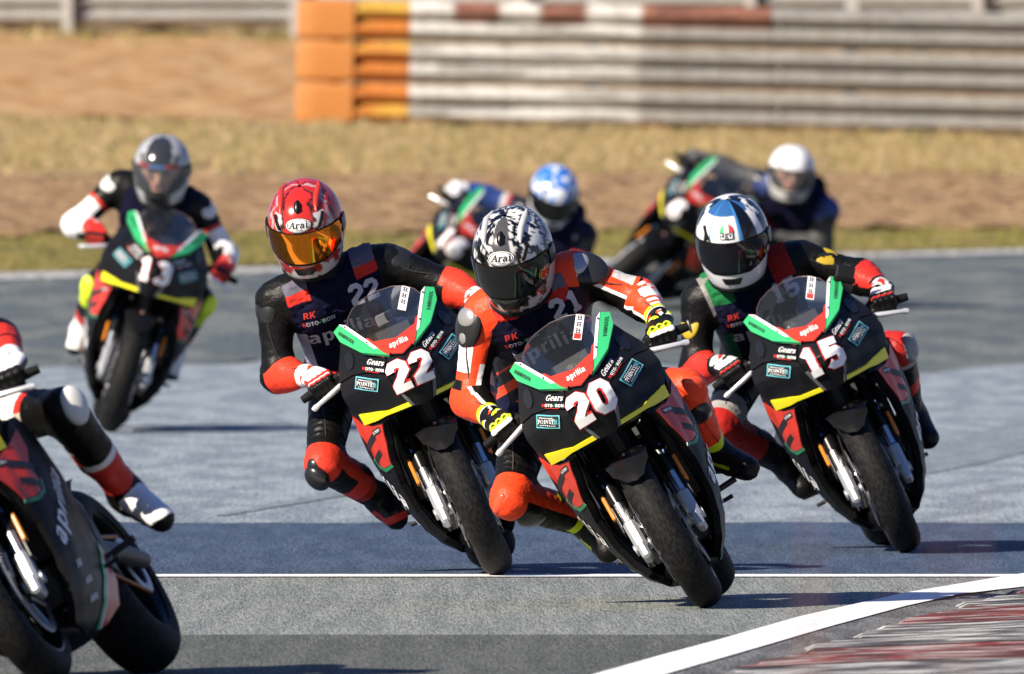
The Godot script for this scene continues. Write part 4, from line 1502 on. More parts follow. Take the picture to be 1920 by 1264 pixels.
func build_helmet(style: String, fine: float) -> Node3D:
	var open := style == "white" or style == "grey"
	var eye := PackedVector2Array([Vector2(-1.22, 0.2), Vector2(-0.6, 0.26), Vector2(0.6, 0.26), Vector2(1.22, 0.2), Vector2(1.3, 0.0), Vector2(1.12, -0.27), Vector2(0.55, -0.40), Vector2(-0.55, -0.40), Vector2(-1.12, -0.27), Vector2(-1.3, 0.0)])
	var shell_m := mat("helmet_lacquer", Color.WHITE, 0.18)
	shell_m.vertex_color_use_as_albedo = true
	shell_m.clearcoat_enabled = true
	shell_m.clearcoat = 0.6
	shell_m.clearcoat_roughness = 0.08
	var all := PackedVector2Array([Vector2(-PI, -0.93), Vector2(PI, -0.93), Vector2(PI, 1.54), Vector2(-PI, 1.54)])
	var ins := Vector3(0, -0.01, 0)
	var pf := func(a: float, f: float, p: Vector3) -> Color: return paint_helmet(style, a, f, p)
	var head := part("helmet", patch(all, helmet_map, ins, fine, 0.0, 0.0, eye if open else PackedVector2Array(), pf).mesh(), shell_m, self)
	remove_child(head)
	var rub := mat("rubber", lin(0.0075, 0.0075, 0.008), 0.66, 0.0, 0.24)
	# neck roll closing the lower edge, trim round the eye port, visor
	var roll := []
	var rad := []
	for k in 33:
		var a := TAU * k / 32.0
		roll.append(helmet_map(a, -0.93) * Vector3(0.97, 1, 0.97))
		rad.append(0.012)
	part("neck_roll", tube(roll, rad, 8).mesh(), rub, head)
	var big := PackedVector2Array()
	for p in eye:
		big.append(p * Vector2(1.05, 1.12) + Vector2(0, -0.01))
	part("eye_port_trim", patch(big, helmet_map, ins, 0.1, 0.006, 0.003, eye).mesh(), rub, head)
	var vm: StandardMaterial3D
	if open:
		vm = mat("clear_visor", Color(0.35, 0.37, 0.4, 0.3), 0.05, 0.0, 0.5)
		vm.transparency = BaseMaterial3D.TRANSPARENCY_ALPHA
	elif style == "red":
		vm = mat("gold_visor", lin(0.75, 0.22, 0.02), 0.09, 1.0)
	else:
		vm = mat("dark_visor", lin(0.006, 0.006, 0.007), 0.06, 0.0, 0.5)
	part("visor", patch(eye, helmet_map, ins, 0.1, 0.004, 0.006).mesh(), vm, head)
	# vents, spoiler, pivot covers
	var dk := mat("gloss_black", lin(0.006, 0.006, 0.0065), 0.28, 0.0, 0.4)
	for s in [-1.0, 1.0]:
		part("pivot_cover", patch(rect2(0.34, 0.3, Vector2(1.5 * s, 0.0), 0.0), helmet_map, ins, 0.1, 0.006, 0.008).mesh(), dk, head)
		part("brow_vent", patch(PackedVector2Array([Vector2(0.52 * s, 0.33), Vector2(0.6 * s, 0.32), Vector2(0.86 * s, 0.62), Vector2(0.8 * s, 0.66)]), helmet_map, ins, 0.1, 0.008, 0.008).mesh(), dk, head)
	part("chin_vent", patch(PackedVector2Array([Vector2(-0.3, -0.55), Vector2(0.3, -0.55), Vector2(0.22, -0.7), Vector2(-0.22, -0.7)]), helmet_map, ins, 0.1, 0.006, 0.006).mesh(), dk, head)
	if style == "orange" or style == "red":
		part("crown_vent", tube([helmet_map(0, 0.78) * 1.0, helmet_map(0, 0.86) * 1.03, helmet_map(0, 1.02) * 1.035, helmet_map(0, 1.12)], [0.004, 0.013, 0.012, 0.004], 10).mesh(), dk, head)
		for s in [-1.0, 1.0]:
			part("crown_vent", tube([helmet_map(0.66 * s, 0.72), helmet_map(0.72 * s, 0.84) * 1.005, helmet_map(0.95 * s, 1.02) * 1.01, helmet_map(1.6 * s, 1.12) * 1.005, helmet_map(2.3 * s, 1.0) * 1.0], [0.003, 0.0095, 0.012, 0.012, 0.004], 10).mesh(), mat("silver_vent", lin(0.42, 0.42, 0.43), 0.25) if style == "orange" else mat("red_vent", lin(0.42, 0.03, 0.02), 0.25), head)
	var em := func(u: float, v: float) -> Vector3: return helmet_map(u / 0.135, (0.56 if style == "green" else 0.48) + v / 0.15)
	var ew := mat("print_white", lin(0.78, 0.78, 0.78), 0.5)
	var ek := mat("print_black", lin(0.012, 0.012, 0.014), 0.5)
	if style == "orange" or style == "red":
		var oval := func(k: float) -> PackedVector2Array:
			var o := PackedVector2Array()
			for i in 28:
				var a := TAU * i / 28.0
				o.append(Vector2(cos(a) * 0.052, sin(a) * 0.027) * k)
			return o
		var plate := part("emblem", patch(oval.call(1.0), em, ins, 0.014, 0.003, 0.004).mesh(), ek, head)
		part("emblem_field", patch(oval.call(0.92), em, ins, 0.014, 0.0, 0.0055).mesh(), ew, plate)
		part("emblem_ring", patch(oval.call(0.84), em, ins, 0.014, 0.0, 0.0065, oval.call(0.79)).mesh(), ek, plate)
		var l := lettering("Arai", em, ins, Vector2(0.002, 0.002), 0.022, 0.0, 0.0075, 1.05, true, null, 0.2)
		lettering("HELMET", em, ins, Vector2(0.004, -0.0155), 0.005, 0.0, 0.0075, 1.1, false, l)
		part("lettering", l.mesh(), ek, plate)
	if style == "green":
		var sh := func(k: float) -> PackedVector2Array:
			var o := PackedVector2Array()
			for i in 17:
				var a := PI * i / 16.0
				o.append(Vector2(cos(a) * 0.03, 0.004 + sin(a) * 0.028) * k)
			o.append(Vector2(-0.026, -0.028) * k)
			o.append(Vector2(0.026, -0.028) * k)
			return o
		var whole: PackedVector2Array = sh.call(0.92)
		var plate := part("emblem", patch(sh.call(1.0), em, ins, 0.014, 0.003, 0.004).mesh(), ek, head)
		for i in 3:
			var strip := Geometry2D.intersect_polygons(whole, pv([-0.03 + i * 0.02, -0.004, -0.01 + i * 0.02, -0.004, -0.01 + i * 0.02, 0.04, -0.03 + i * 0.02, 0.04]))
			part("emblem_field", patch(strip[0], em, ins, 0.014, 0.0, 0.0055).mesh(), [mat("print_green", lin(0.03, 0.35, 0.12), 0.5), ew, mat("print_red", lin(0.55, 0.03, 0.02), 0.5)][i], plate)
		part("emblem_field", patch(pv([-0.024, -0.006, 0.024, -0.006, 0.022, -0.0255, -0.022, -0.0255]), em, ins, 0.014, 0.0, 0.0055).mesh(), ew, plate)
		part("lettering", lettering("agv", em, ins, Vector2(0, -0.0155), 0.0185, 0.0, 0.007).mesh(), ek, plate)
	return head

func lens(size: Vector3) -> SphereMesh:
	var key := "lens"
	if not mats.has(key):
		var s := SphereMesh.new()
		s.radius = 0.5
		s.height = 1.0
		s.radial_segments = 24
		s.rings = 12
		mats[key] = s
	return mats[key]

func pad(called: String, at: Vector3, facing: Vector3, up: Vector3, size: Vector3, m: Material, parent: Node) -> MeshInstance3D:
	var o := part(called, lens(size), m, parent)
	var z := facing.normalized()
	var x := up.cross(z).normalized()
	o.transform = Transform3D(Basis(x * size.x, z.cross(x) * size.y, z * size.z), at)
	return o

# J: joints in bike axes; look: helmet turn (yaw, pitch, roll in degrees)
func build_rider(style: String, J: Dictionary, look: Vector3, bike: Transform3D, cell: float, label: String, chest_number := "") -> Node3D:
	var root := Node3D.new()
	root.name = numbered("person")
	root.transform = bike
	add_child(root)
	tag(root, label, "rider", "riders on the race motorcycles")
	var head: Vector3 = J.head
	var sl: Vector3 = J.sl
	var sr: Vector3 = J.sr
	var hip: Vector3 = J.hip
	var ax := (sr - sl).normalized()
	var mid := (sl + sr) / 2.0
	var bones := []
	var hipx := Vector3(0.085, 0.0, 0.0)
	var chest := mid + Vector3(0, -0.06, -0.03)
	var torso := [[hip - hipx, hip + hipx, 0.115, 0.115, "torso"]]
	for s in [-1.0, 1.0]:
		torso.append([hip + ax * 0.045 * s + Vector3(0, 0.05, 0.02), chest + ax * 0.085 * s, 0.115, 0.115, "torso"])
	torso.append([chest.lerp(hip, 0.3) + Vector3(0, 0.1, -0.06), mid + Vector3(0, 0.08, -0.12), 0.08, 0.065, "torso"])
	torso.append([sl.lerp(sr, 0.14), sr.lerp(sl, 0.14), 0.082, 0.082, "shoulder"])
	bones.append_array(torso)
	bones.append([mid + Vector3(0, 0.03, 0.0), head.lerp(mid, 0.35), 0.07, 0.066, "neck"])
	for s in [-1.0, 1.0]:
		var n := "_l" if s < 0 else "_r"
		var sh: Vector3 = sl if s < 0 else sr
		var el: Vector3 = J["el" + n]
		var out := Vector3(s, -0.16, -0.17).normalized()
		var grip := Vector3(s * 0.315, 0.896, -0.288)
		var f := Vector3(0, 0.15, 1.0)
		f = (f - out * f.dot(out)).normalized()
		var up := f.cross(out) * (1.0 if f.cross(out).y > 0.0 else -1.0)
		var wr: Vector3 = grip + out * 0.025 + Vector3(0, 0.052, -0.068)
		var elbow_pad := el + (el - (sh + wr) / 2.0).normalized() * 0.008
		bones.append([sh, el, 0.068, 0.054, "upper_arm" + n])
		bones.append([elbow_pad, el.lerp(wr, 0.3), 0.056, 0.054, "forearm" + n])
		bones.append([el, wr, 0.055, 0.037, "forearm" + n])
		var h: Vector3 = hip + hipx * s
		var kn: Vector3 = J["kn" + n]
		var an: Vector3 = J["an" + n]
		var to: Vector3 = J["to" + n]
		bones.append([h, kn, 0.1, 0.061, "thigh" + n, [0.56, 0.84, 0.0035, 5.0]])
		bones.append([kn, an, 0.058, 0.05, "shin" + n])
		bones.append([kn.lerp(an, 0.1) + (kn - h).normalized() * -0.02, kn.lerp(an, 0.55) - (kn - h).normalized() * 0.03, 0.055, 0.055, "shin" + n])
		bones.append([an, to, 0.048, 0.034, "boot"])
		var dn := (to - an).normalized()
		var down := Vector3(0, -1, 0)
		bones.append([an + down * 0.03, an - dn * 0.045 + down * 0.035, 0.038, 0.034, "heel"])
		bones.append([an.lerp(to, 0.5) + down * 0.008, to, 0.04, 0.033, "boot"])
	var body := Tri.new()
	var pf := func(bone: String, t: float, off: Vector3, p: Vector3) -> Color: return paint_body(style, bone, t, off, p)
	blob(bones, cell, 62.0, pf, body, 0.004)
	# gloved hands on a finer grid
	for s in [-1.0, 1.0]:
		var out := Vector3(s, -0.16, -0.17).normalized()
		var grip := Vector3(s * 0.315, 0.896, -0.288)
		var f := Vector3(0, 0.15, 1.0)
		f = (f - out * f.dot(out)).normalized()
		var up := f.cross(out) * (1.0 if f.cross(out).y > 0.0 else -1.0)
		var wr: Vector3 = grip + out * 0.025 + Vector3(0, 0.052, -0.068)
		var kn := grip + up * 0.03 + f * 0.012
		var el: Vector3 = J["el_l"] if s < 0 else J["el_r"]
		var hb := [[wr.lerp(el, 0.22), wr, 0.044, 0.036, "palm"]]
		for i in 4:
			var o := out * (i - 1.5) * 0.0235
			hb.append([wr + o * 0.6, kn + o, 0.025, 0.0155, "palm"])
			hb.append([kn + o, grip + o + f * 0.044 + up * 0.006, 0.0115, 0.0105, "finger"])
			var short := 0.0 if i < 3 else 0.006
			hb.append([grip + o + f * 0.044 + up * 0.006, grip + o + f * (0.031 - short) - up * (0.027 - short), 0.0105, 0.0098, "tip"])
			hb.append([grip + o + f * (0.031 - short) - up * (0.027 - short), grip + o - up * 0.033 - f * 0.004, 0.0105, 0.0095, "tip"])
		hb.append([wr - out * 0.02 + f * 0.02, grip - out * 0.056 - f * 0.01 + up * 0.005, 0.019, 0.0145, "palm"])
		hb.append([grip - out * 0.056 - f * 0.01 + up * 0.005, grip - out * 0.05 + f * 0.018 - up * 0.02, 0.0135, 0.012, "tip"])
		hb.append([grip - out * 0.05 + f * 0.018 - up * 0.02, grip - out * 0.026 + f * 0.026 - up * 0.03, 0.0115, 0.0095, "tip"])
		blob(hb, maxf(0.0044, cell * 0.45), 300.0, func(bone: String, t: float, off: Vector3, p: Vector3) -> Color: return paint_hand(style, bone, t, off, up), body)
		if style == "orange":
			for i in 3:
				var c := kn + out * (i - 1.0) * 0.026 + f * 0.026 - up * 0.002
				var ring := part("knuckle_guard", lathe(circle_profile(0.0115, 0.0038), 16, null, true).mesh(), mat("neon", lin(0.62, 0.78, 0.02), 0.4), root)
				ring.transform = Transform3D(Basis(f.lerp(up, 0.25).normalized(), up, f.cross(up)).orthonormalized(), c)
	var suit := mat("leather", Color.WHITE, 0.45, 0.0, 0.32)
	suit.vertex_color_use_as_albedo = true
	if suit.normal_texture == null:
		suit.normal_enabled = true
		suit.normal_scale = 0.35
		var folds := noise_tex(0.014, [], 1024, 3, FastNoiseLite.TYPE_SIMPLEX, 4, true, 9.0)
		folds.noise.fractal_type = FastNoiseLite.FRACTAL_RIDGED
		suit.normal_texture = folds
		suit.uv1_triplanar = true
		suit.uv1_scale = Vector3(1.6, 3.2, 1.6)
	part("body", body.mesh(), suit, root)

	# raised seams along the limbs
	if cell < 0.011:
		var seams := Tri.new()
		for b in bones:
			var nm: String = b[4]
			if not (nm.begins_with("upper_arm") or nm.begins_with("forearm") or nm.begins_with("shin") or nm.begins_with("thigh")) or b[0].distance_to(b[1]) < 0.15:
				continue
			var d: Vector3 = (b[1] - b[0]).normalized()
			var u := d.cross(Vector3(0.2, 0.5, 1.0)).normalized()
			for k in 3:
				var dir := u.rotated(d, 0.7 + k * 2.1)
				var pts := []
				var rad := []
				for i in 9:
					var t := lerpf(0.16, 0.84, i / 8.0)
					pts.append(b[0].lerp(b[1], t) + dir.rotated(d, 0.25 * sin(t * 5.0)) * (lerpf(b[2], b[3], t) + 0.0015))
					rad.append(0.0028)
				tube(pts, rad, 5, seams)
		part("seams", seams.mesh(), mat("seam_thread", lin(0.05, 0.035, 0.03), 0.6) if style == "orange" else mat("seam_dark", lin(0.02, 0.018, 0.018), 0.5), root)
	# the cloth bib over the suit
	var bib_bones := []
	for b in torso:
		bib_bones.append([b[0], b[1], b[2] + 0.009, b[3] + 0.009, b[4]])
	var half: float = sl.distance_to(sr) * 0.5 - 0.045
	var nup := Vector3(0, 1, 0)
	var cuts := [Plane(ax, (mid + ax * half).dot(ax)), Plane(-ax, (mid - ax * half).dot(-ax))]
	var neck_d := (head - mid).normalized()
	cuts.append(Plane(neck_d, (mid + neck_d * 0.085).dot(neck_d)))
	var bib := Tri.new()
	var bp := func(_b: String, _t: float, _o: Vector3, p: Vector3) -> Color:
		var u := (p - mid).dot(ax)
		var v := (p - mid).dot(neck_d)
		if style == "white" or style == "blue" or style == "grey":
			return NAVY
		if v > 0.02 and absf(u) > half - 0.09:
			if style == "green": return Color(0.014, 0.14, 0.045) if u < 0 else RED * 0.6
			return RED if v < 0.055 else Color(0.12, 0.11, 0.15)
		if u < -half + 0.035 and v < -0.12 and v > -0.34:
			return Color(0.42, 0.38, 0.48) if style != "green" else Color(0.014, 0.12, 0.045)
		return NAVY
	blob(bib_bones, cell, 62.0, bp, bib, 0.012, cuts)
	var cloth := mat("bib_cloth", Color.WHITE, 0.85, 0.0, 0.25)
	cloth.vertex_color_use_as_albedo = true
	var vest := part("bib", bib.mesh(), cloth, root)
	if chest_number != "":
		var fwd := ax.cross(neck_d).normalized()
		if fwd.z < 0.0:
			fwd = -fwd
		fwd = (fwd + Vector3(0, -0.1, 0.5)).normalized()
		var vy := fwd.cross(ax).normalized()
		if vy.y < 0.0:
			vy = -vy
		var field := func(q: Vector3) -> float:
			var s := 0.0
			for b in bib_bones:
				var ab: Vector3 = b[1] - b[0]
				var ap: Vector3 = q - b[0]
				var tt := clampf(ap.dot(ab) / ab.length_squared(), 0.0, 1.0)
				s += exp(-62.0 * ((ap - ab * tt).length() - b[2]))
			return -log(maxf(s, 1e-9)) / 62.0
		var cm := func(u: float, v: float) -> Vector3:
			var q: Vector3 = mid + ax * u + vy * v + fwd * 0.3
			for i in 14:
				var d: float = field.call(q)
				q -= fwd * d
				if d < 0.001:
					break
			return q
		var lw := mat("print_lilac", lin(0.42, 0.42, 0.5), 0.6)
		var lr := mat("print_red", lin(0.55, 0.03, 0.02), 0.5)
		part("lettering", lettering("RK", cm, chest, Vector2(-0.115, -0.05), 0.024, 0.0, 0.006, 1.1, false, null, 0.2).mesh(), lr, vest)
		part("lettering", lettering("M", cm, chest, Vector2(-0.14, -0.085), 0.016, 0.0, 0.006).mesh(), lr, vest)
		var mt := lettering("OTO-", cm, chest, Vector2(-0.11, -0.085), 0.016, 0.0, 0.006)
		lettering("RON", cm, chest, Vector2(-0.052, -0.085), 0.016, 0.0, 0.006, 1.0, false, mt)
		part("lettering", mt.mesh(), lw, vest)
		part("lettering", lettering("T", cm, chest, Vector2(-0.077, -0.085), 0.016, 0.0, 0.006).mesh(), mat("print_green", lin(0.03, 0.35, 0.12), 0.5), vest)
		part("lettering", lettering("aprilia", cm, chest, Vector2(-0.02, -0.165), 0.062, 0.0, 0.006, 0.95).mesh(), lw, vest)
		for i in chest_number.length():
			part("number_digit", digit(chest_number[i], Vector2(0.075 + i * 0.058, -0.03), 0.06, 0.0085, 0.006, cm, chest, 0.0, 0.02).mesh(), lw, vest)
	# helmet on the head
	var hm := build_helmet(style, 0.055 if cell < 0.011 else 0.11)
	root.add_child(hm, true)
	var level := bike.basis.inverse()
	hm.transform = Transform3D(level * Basis.from_euler(Vector3(deg_to_rad(look.y), deg_to_rad(look.x), deg_to_rad(look.z))).scaled(Vector3(1.05, 1.05, 1.05)), head)
	if style == "white" or style == "grey":
		var ft := Tri.new()
		var skin := Color(0.50, 0.28, 0.19)
		var fb := [[Vector3(0, 0.03, 0.0), Vector3(0, 0.02, 0.02), 0.105, 0.1, "skull"], [Vector3(0, -0.05, 0.04), Vector3(0, -0.085, 0.065), 0.06, 0.04, "skull"], [Vector3(0, 0.0, 0.115), Vector3(0, -0.035, 0.13), 0.01, 0.014, "skull"],
			[Vector3(-0.04, 0.012, 0.105), Vector3(-0.02, 0.012, 0.112), 0.009, 0.009, "brow"], [Vector3(0.02, 0.012, 0.112), Vector3(0.04, 0.012, 0.105), 0.009, 0.009, "brow"], [Vector3(-0.035, -0.005, 0.1), Vector3(-0.03, -0.005, 0.102), 0.011, 0.011, "eye"], [Vector3(0.03, -0.005, 0.102), Vector3(0.035, -0.005, 0.1), 0.011, 0.011, "eye"],
			[Vector3(-0.02, -0.06, 0.108), Vector3(0.02, -0.06, 0.108), 0.009, 0.009, "lip"]]
		blob(fb, 0.006, 160.0, func(b: String, _t: float, _o: Vector3, _p: Vector3) -> Color: return Color(0.03, 0.02, 0.015) if b == "brow" or b == "eye" else Color(0.42, 0.16, 0.12) if b == "lip" else skin, ft)
		var face_m := mat("skin", Color.WHITE, 0.55)
		face_m.vertex_color_use_as_albedo = true
		var fc := part("face", ft.mesh(), face_m, root)
		fc.transform = hm.transform
	# shoulder armour, elbow and knee pieces
	var hard := mat("armour_black", lin(0.014, 0.014, 0.015), 0.28)
	var steel := mat("armour_steel", lin(0.42, 0.41, 0.4), 0.3, 0.6)
	for s in [-1.0, 1.0]:
		var n := "_l" if s < 0 else "_r"
		var sh: Vector3 = sl if s < 0 else sr
		var el: Vector3 = J["el" + n]
		var arm := (el - sh).normalized()
		var face := (Vector3(0.35 * s, 0.55, 0.75) + (Vector3(-0.25, 0, 0) if style == "orange" else Vector3.ZERO)).normalized()
		face = (face - arm * face.dot(arm) * 0.5).normalized()
		if style == "orange":
			var c := sh + arm * 0.035 + face * 0.048
			var sp := pad("shoulder_armour", c, face, -arm, Vector3(0.13, 0.175, 0.055), hard, root)
			pad("steel_insert", c + face * 0.012 - arm * 0.022, face, -arm, Vector3(0.092, 0.08, 0.04), steel, root)
			pad("steel_insert", c + face * 0.01 + arm * 0.042, face, -arm, Vector3(0.056, 0.064, 0.038), steel, root)
		elif style == "green":
			pad("shoulder_mark", sh.lerp(el, 0.36) + face * 0.049, face, -arm, Vector3(0.085, 0.12, 0.028), mat("mark_yellow", lin(0.42, 0.29, 0.01), 0.5), root)
			pad("shoulder_mark", sh.lerp(el, 0.36) + face * 0.055, face, -arm.rotated(face, 0.5), Vector3(0.022, 0.085, 0.026), mat("armour_black", BLACK, 0.28), root)
		else:
			pad("shoulder_armour", sh + arm * 0.03 + face * 0.045, face, -arm, Vector3(0.1, 0.13, 0.05), hard if style != "white" else mat("armour_white", lin(0.6, 0.6, 0.58), 0.3), root)
		var kn: Vector3 = J["kn" + n]
		var h: Vector3 = hip + hipx * s
		var an: Vector3 = J["an" + n]
		var front := ((kn - h).normalized() + (kn - an).normalized()).normalized()
		var outw := (front * 0.5 + Vector3(s * 0.7, -0.35, 0.2)).normalized()
		var kc: Vector3 = kn + outw * 0.05
		if style == "orange":
			pad("knee_armour", kn + (front + Vector3(s * 0.4, 0.2, 0.3)).normalized() * 0.058, front + Vector3(s * 0.4, 0.2, 0.3), Vector3.UP.rotated(Vector3.BACK, -0.6 * s), Vector3(0.085, 0.045, 0.03), mat("orange_gloss", lin(0.78, 0.08, 0.03), 0.2), root)
			pad("knee_slider", kn.lerp(an, 0.2) + Vector3(0, -0.05, 0.02), Vector3(0, -1, 0.4), (an - kn).normalized(), Vector3(0.1, 0.15, 0.05), hard, root)
		elif style == "red":
			pad("knee_slider", kc + Vector3(0, -0.02, 0.015), outw, Vector3.UP, Vector3(0.1, 0.11, 0.07), hard, root)
			pad("knee_armour", kn + (front + Vector3(s * 0.4, 0.2, 0.3)).normalized() * 0.055, front + Vector3(s * 0.4, 0.2, 0.3), Vector3.UP, Vector3(0.06, 0.07, 0.04), hard, root)
		elif style == "green":
			pad("knee_slider", kc, outw, Vector3.UP, Vector3(0.09, 0.12, 0.06), mat("armour_grey", lin(0.25, 0.25, 0.26), 0.35) if s > 0 else hard, root)
		elif style == "white":
			pad("knee_slider", kc, outw, Vector3.UP, Vector3(0.1, 0.13, 0.06), mat("neon", lin(0.62, 0.78, 0.02), 0.4), root)
		else:
			pad("knee_slider", kc, outw, Vector3.UP, Vector3(0.1, 0.13, 0.06), mat("armour_white", lin(0.6, 0.6, 0.58), 0.3) if style == "plain" else hard, root)
	return root

func circle_profile(r: float, tube_r: float) -> Array:
	var p := []
	for k in 8:
		var a := TAU * k / 8.0
		p.append(Vector2(cos(a) * tube_r, r + sin(a) * tube_r))
	return p

# ---------------------------------------------------------------- scene
func stand(x: float, d: float, lean: float, yaw: float) -> Transform3D:
	var y := height(x, -d)
	return Transform3D(Basis(Vector3.UP, deg_to_rad(yaw)) * Basis(Vector3.BACK, deg_to_rad(lean)), Vector3(x, y + 0.06, -d)) * Transform3D(Basis(), Vector3(0, -0.06, 0))

func _ready() -> void:
	# camera: a very long lens from the trackside
	var cam := Camera3D.new()
	cam.name = "camera"
	var lens_set := CameraAttributesPhysical.new()
	lens_set.frustum_focal_length = 873.4
	lens_set.frustum_near = 0.5
	lens_set.frustum_far = 6000.0
	lens_set.frustum_focus_distance = 87.0
	lens_set.exposure_aperture = 11.5
	cam.attributes = lens_set
	cam.position = Vector3(0, 2.09, 0)
	cam.rotation.x = -atan(620.0 / 46000.0)
	cam.current = true
	add_child(cam)
	# sky and sun
	var env := Environment.new()
	env.background_mode = Environment.BG_SKY
	var sky_m := ProceduralSkyMaterial.new()
	sky_m.sky_top_color = Color(0.22, 0.36, 0.6)
	sky_m.sky_horizon_color = Color(0.66, 0.71, 0.78)
	sky_m.sky_curve = 0.18
	sky_m.ground_bottom_color = Color(0.25, 0.23, 0.2)
	sky_m.ground_horizon_color = Color(0.5, 0.5, 0.48)
	sky_m.sun_angle_max = 12.0
	var sky := Sky.new()
	sky.sky_material = sky_m
	env.sky = sky
	env.tonemap_mode = Environment.TONE_MAPPER_LINEAR
	env.background_energy_multiplier = 0.62
	env.tonemap_exposure = 1.86
	env.sdfgi_enabled = true
	env.ssao_enabled = true
	env.ssil_enabled = true
	var we := WorldEnvironment.new()
	we.name = "world_environment"
	we.environment = env
	add_child(we)
	var sun := DirectionalLight3D.new()
	sun.name = "sun"
	sun.light_energy = 1.6
	sun.light_color = Color(1.0, 0.95, 0.88)
	sun.light_angular_distance = 0.5
	sun.shadow_enabled = true
	add_child(sun)
	sun.look_at_from_position(Vector3(-0.64, 0.53, 0.56) * 50.0, Vector3.ZERO)

	noise.seed = 11
	noise.frequency = 0.05
	noise.fractal_octaves = 3
	font_bold = SystemFont.new()
	font_bold.font_names = PackedStringArray(["Droid Sans"])
	font_bold.font_weight = 700
	font_serif = SystemFont.new()
	font_serif.font_names = PackedStringArray(["Droid Serif"])
	font_serif.font_weight = 700

	build_ground()
	build_barriers()
	var proto := build_bike()

	# number, x, distance, lean, yaw, label
	var bikes := [
		["20", 0.670, 85.2, 30.6, -1.5, "matte black race motorcycle numbered 20 under the orange-suited rider"],
		["22", -0.0587, 90.0, 24.2, 0.5, "matte black race motorcycle numbered 22 under the red-helmeted rider"],
		["15", 1.503, 93.8, 25.2, 1.5, "matte black race motorcycle numbered 15 with phone holder on its screen"],
		["13", -1.971, 120.4, -16.3, 1.0, "matte black race motorcycle numbered 13 under the rider with white sleeves"],
		["16", -0.756, 141.5, -42.0, -19.0, "matte black race motorcycle numbered 16, hard over behind the motorcycle numbered 22"],
		["6", 0.60, 148.0, -45.0, -24.0, "matte black race motorcycle numbered 6 under the white-helmeted rider"],
		["", -1.425, 75.5, 33.0, -12.0, "matte black race motorcycle with no number in sight, white-toed boot above its rear wheel"],
	]
	var poses := []
	for d in bikes:
		var b: Node3D = proto.duplicate()
		b.name = numbered("racing_motorcycle")
		add_child(b)
		b.transform = stand(d[1], d[2], d[3], d[4])
		tag(b, d[5], "motorcycle", "race motorcycles in the corner")
		poses.append(b.transform)
		if d[0] != "":
			add_number(b, d[0])
	proto.free()

	build_rider("orange", {"head": Vector3(0.015, 1.415, -0.38), "sl": Vector3(-0.2, 1.28, -0.53), "sr": Vector3(0.165, 1.245, -0.53), "el_l": Vector3(-0.38, 1.05, -0.56), "el_r": Vector3(0.305, 1.055, -0.53), "hip": Vector3(-0.13, 0.92, -0.86), "kn_l": Vector3(-0.44, 0.675, -0.47), "an_l": Vector3(-0.25, 0.462, -0.8), "to_l": Vector3(-0.24, 0.345, -0.69), "kn_r": Vector3(0.29, 0.695, -0.55), "an_r": Vector3(0.25, 0.45, -0.9), "to_r": Vector3(0.325, 0.345, -0.77)},
		Vector3(-13, 33, 4), poses[0], 0.009, "rider in orange, black and white leathers with silver and black helmet", "21")
	build_rider("red", {"head": Vector3(-0.13, 1.475, -0.4), "sl": Vector3(-0.36, 1.255, -0.53), "sr": Vector3(0.09, 1.21, -0.53), "el_l": Vector3(-0.45, 1, -0.54), "el_r": Vector3(0.265, 1.03, -0.5), "hip": Vector3(-0.17, 0.92, -0.86), "kn_l": Vector3(-0.44, 0.63, -0.5), "an_l": Vector3(-0.295, 0.42, -0.82), "to_l": Vector3(-0.275, 0.335, -0.7), "kn_r": Vector3(0.235, 0.72, -0.52), "an_r": Vector3(0.21, 0.46, -0.9), "to_r": Vector3(0.24, 0.36, -0.77)},
		Vector3(-7, 30, 5), poses[1], 0.009, "rider in black leathers with red forearms, red helmet and gold visor", "22")
	build_rider("green", {"head": Vector3(-0.095, 1.378, -0.38), "sl": Vector3(-0.32, 1.2, -0.53), "sr": Vector3(0.115, 1.18, -0.53), "el_l": Vector3(-0.435, 0.965, -0.54), "el_r": Vector3(0.285, 1.02, -0.5), "hip": Vector3(-0.14, 0.9, -0.86), "kn_l": Vector3(-0.46, 0.725, -0.5), "an_l": Vector3(-0.265, 0.48, -0.82), "to_l": Vector3(-0.255, 0.375, -0.7), "kn_r": Vector3(0.3, 0.705, -0.52), "an_r": Vector3(0.25, 0.445, -0.9), "to_r": Vector3(0.265, 0.34, -0.77)},
		Vector3(-6, 25, 5), poses[2], 0.009, "rider in black leathers with green and red shoulders, white and blue helmet", "15")
	build_rider("white", {"head": Vector3(-0.105, 1.325, -0.36), "sl": Vector3(-0.285, 1.18, -0.53), "sr": Vector3(0.13, 1.18, -0.53), "el_l": Vector3(-0.43, 0.93, -0.52), "el_r": Vector3(0.315, 0.99, -0.52), "hip": Vector3(-0.02, 0.93, -0.9), "kn_l": Vector3(-0.25, 0.66, -0.52), "an_l": Vector3(-0.255, 0.435, -0.9), "to_l": Vector3(-0.265, 0.345, -0.76), "kn_r": Vector3(0.27, 0.735, -0.52), "an_r": Vector3(0.21, 0.455, -0.9), "to_r": Vector3(0.225, 0.36, -0.76)},
		Vector3(-8, 18, -4), poses[3], 0.012, "rider in black leathers with white sleeves, dark silver helmet and red gloves")
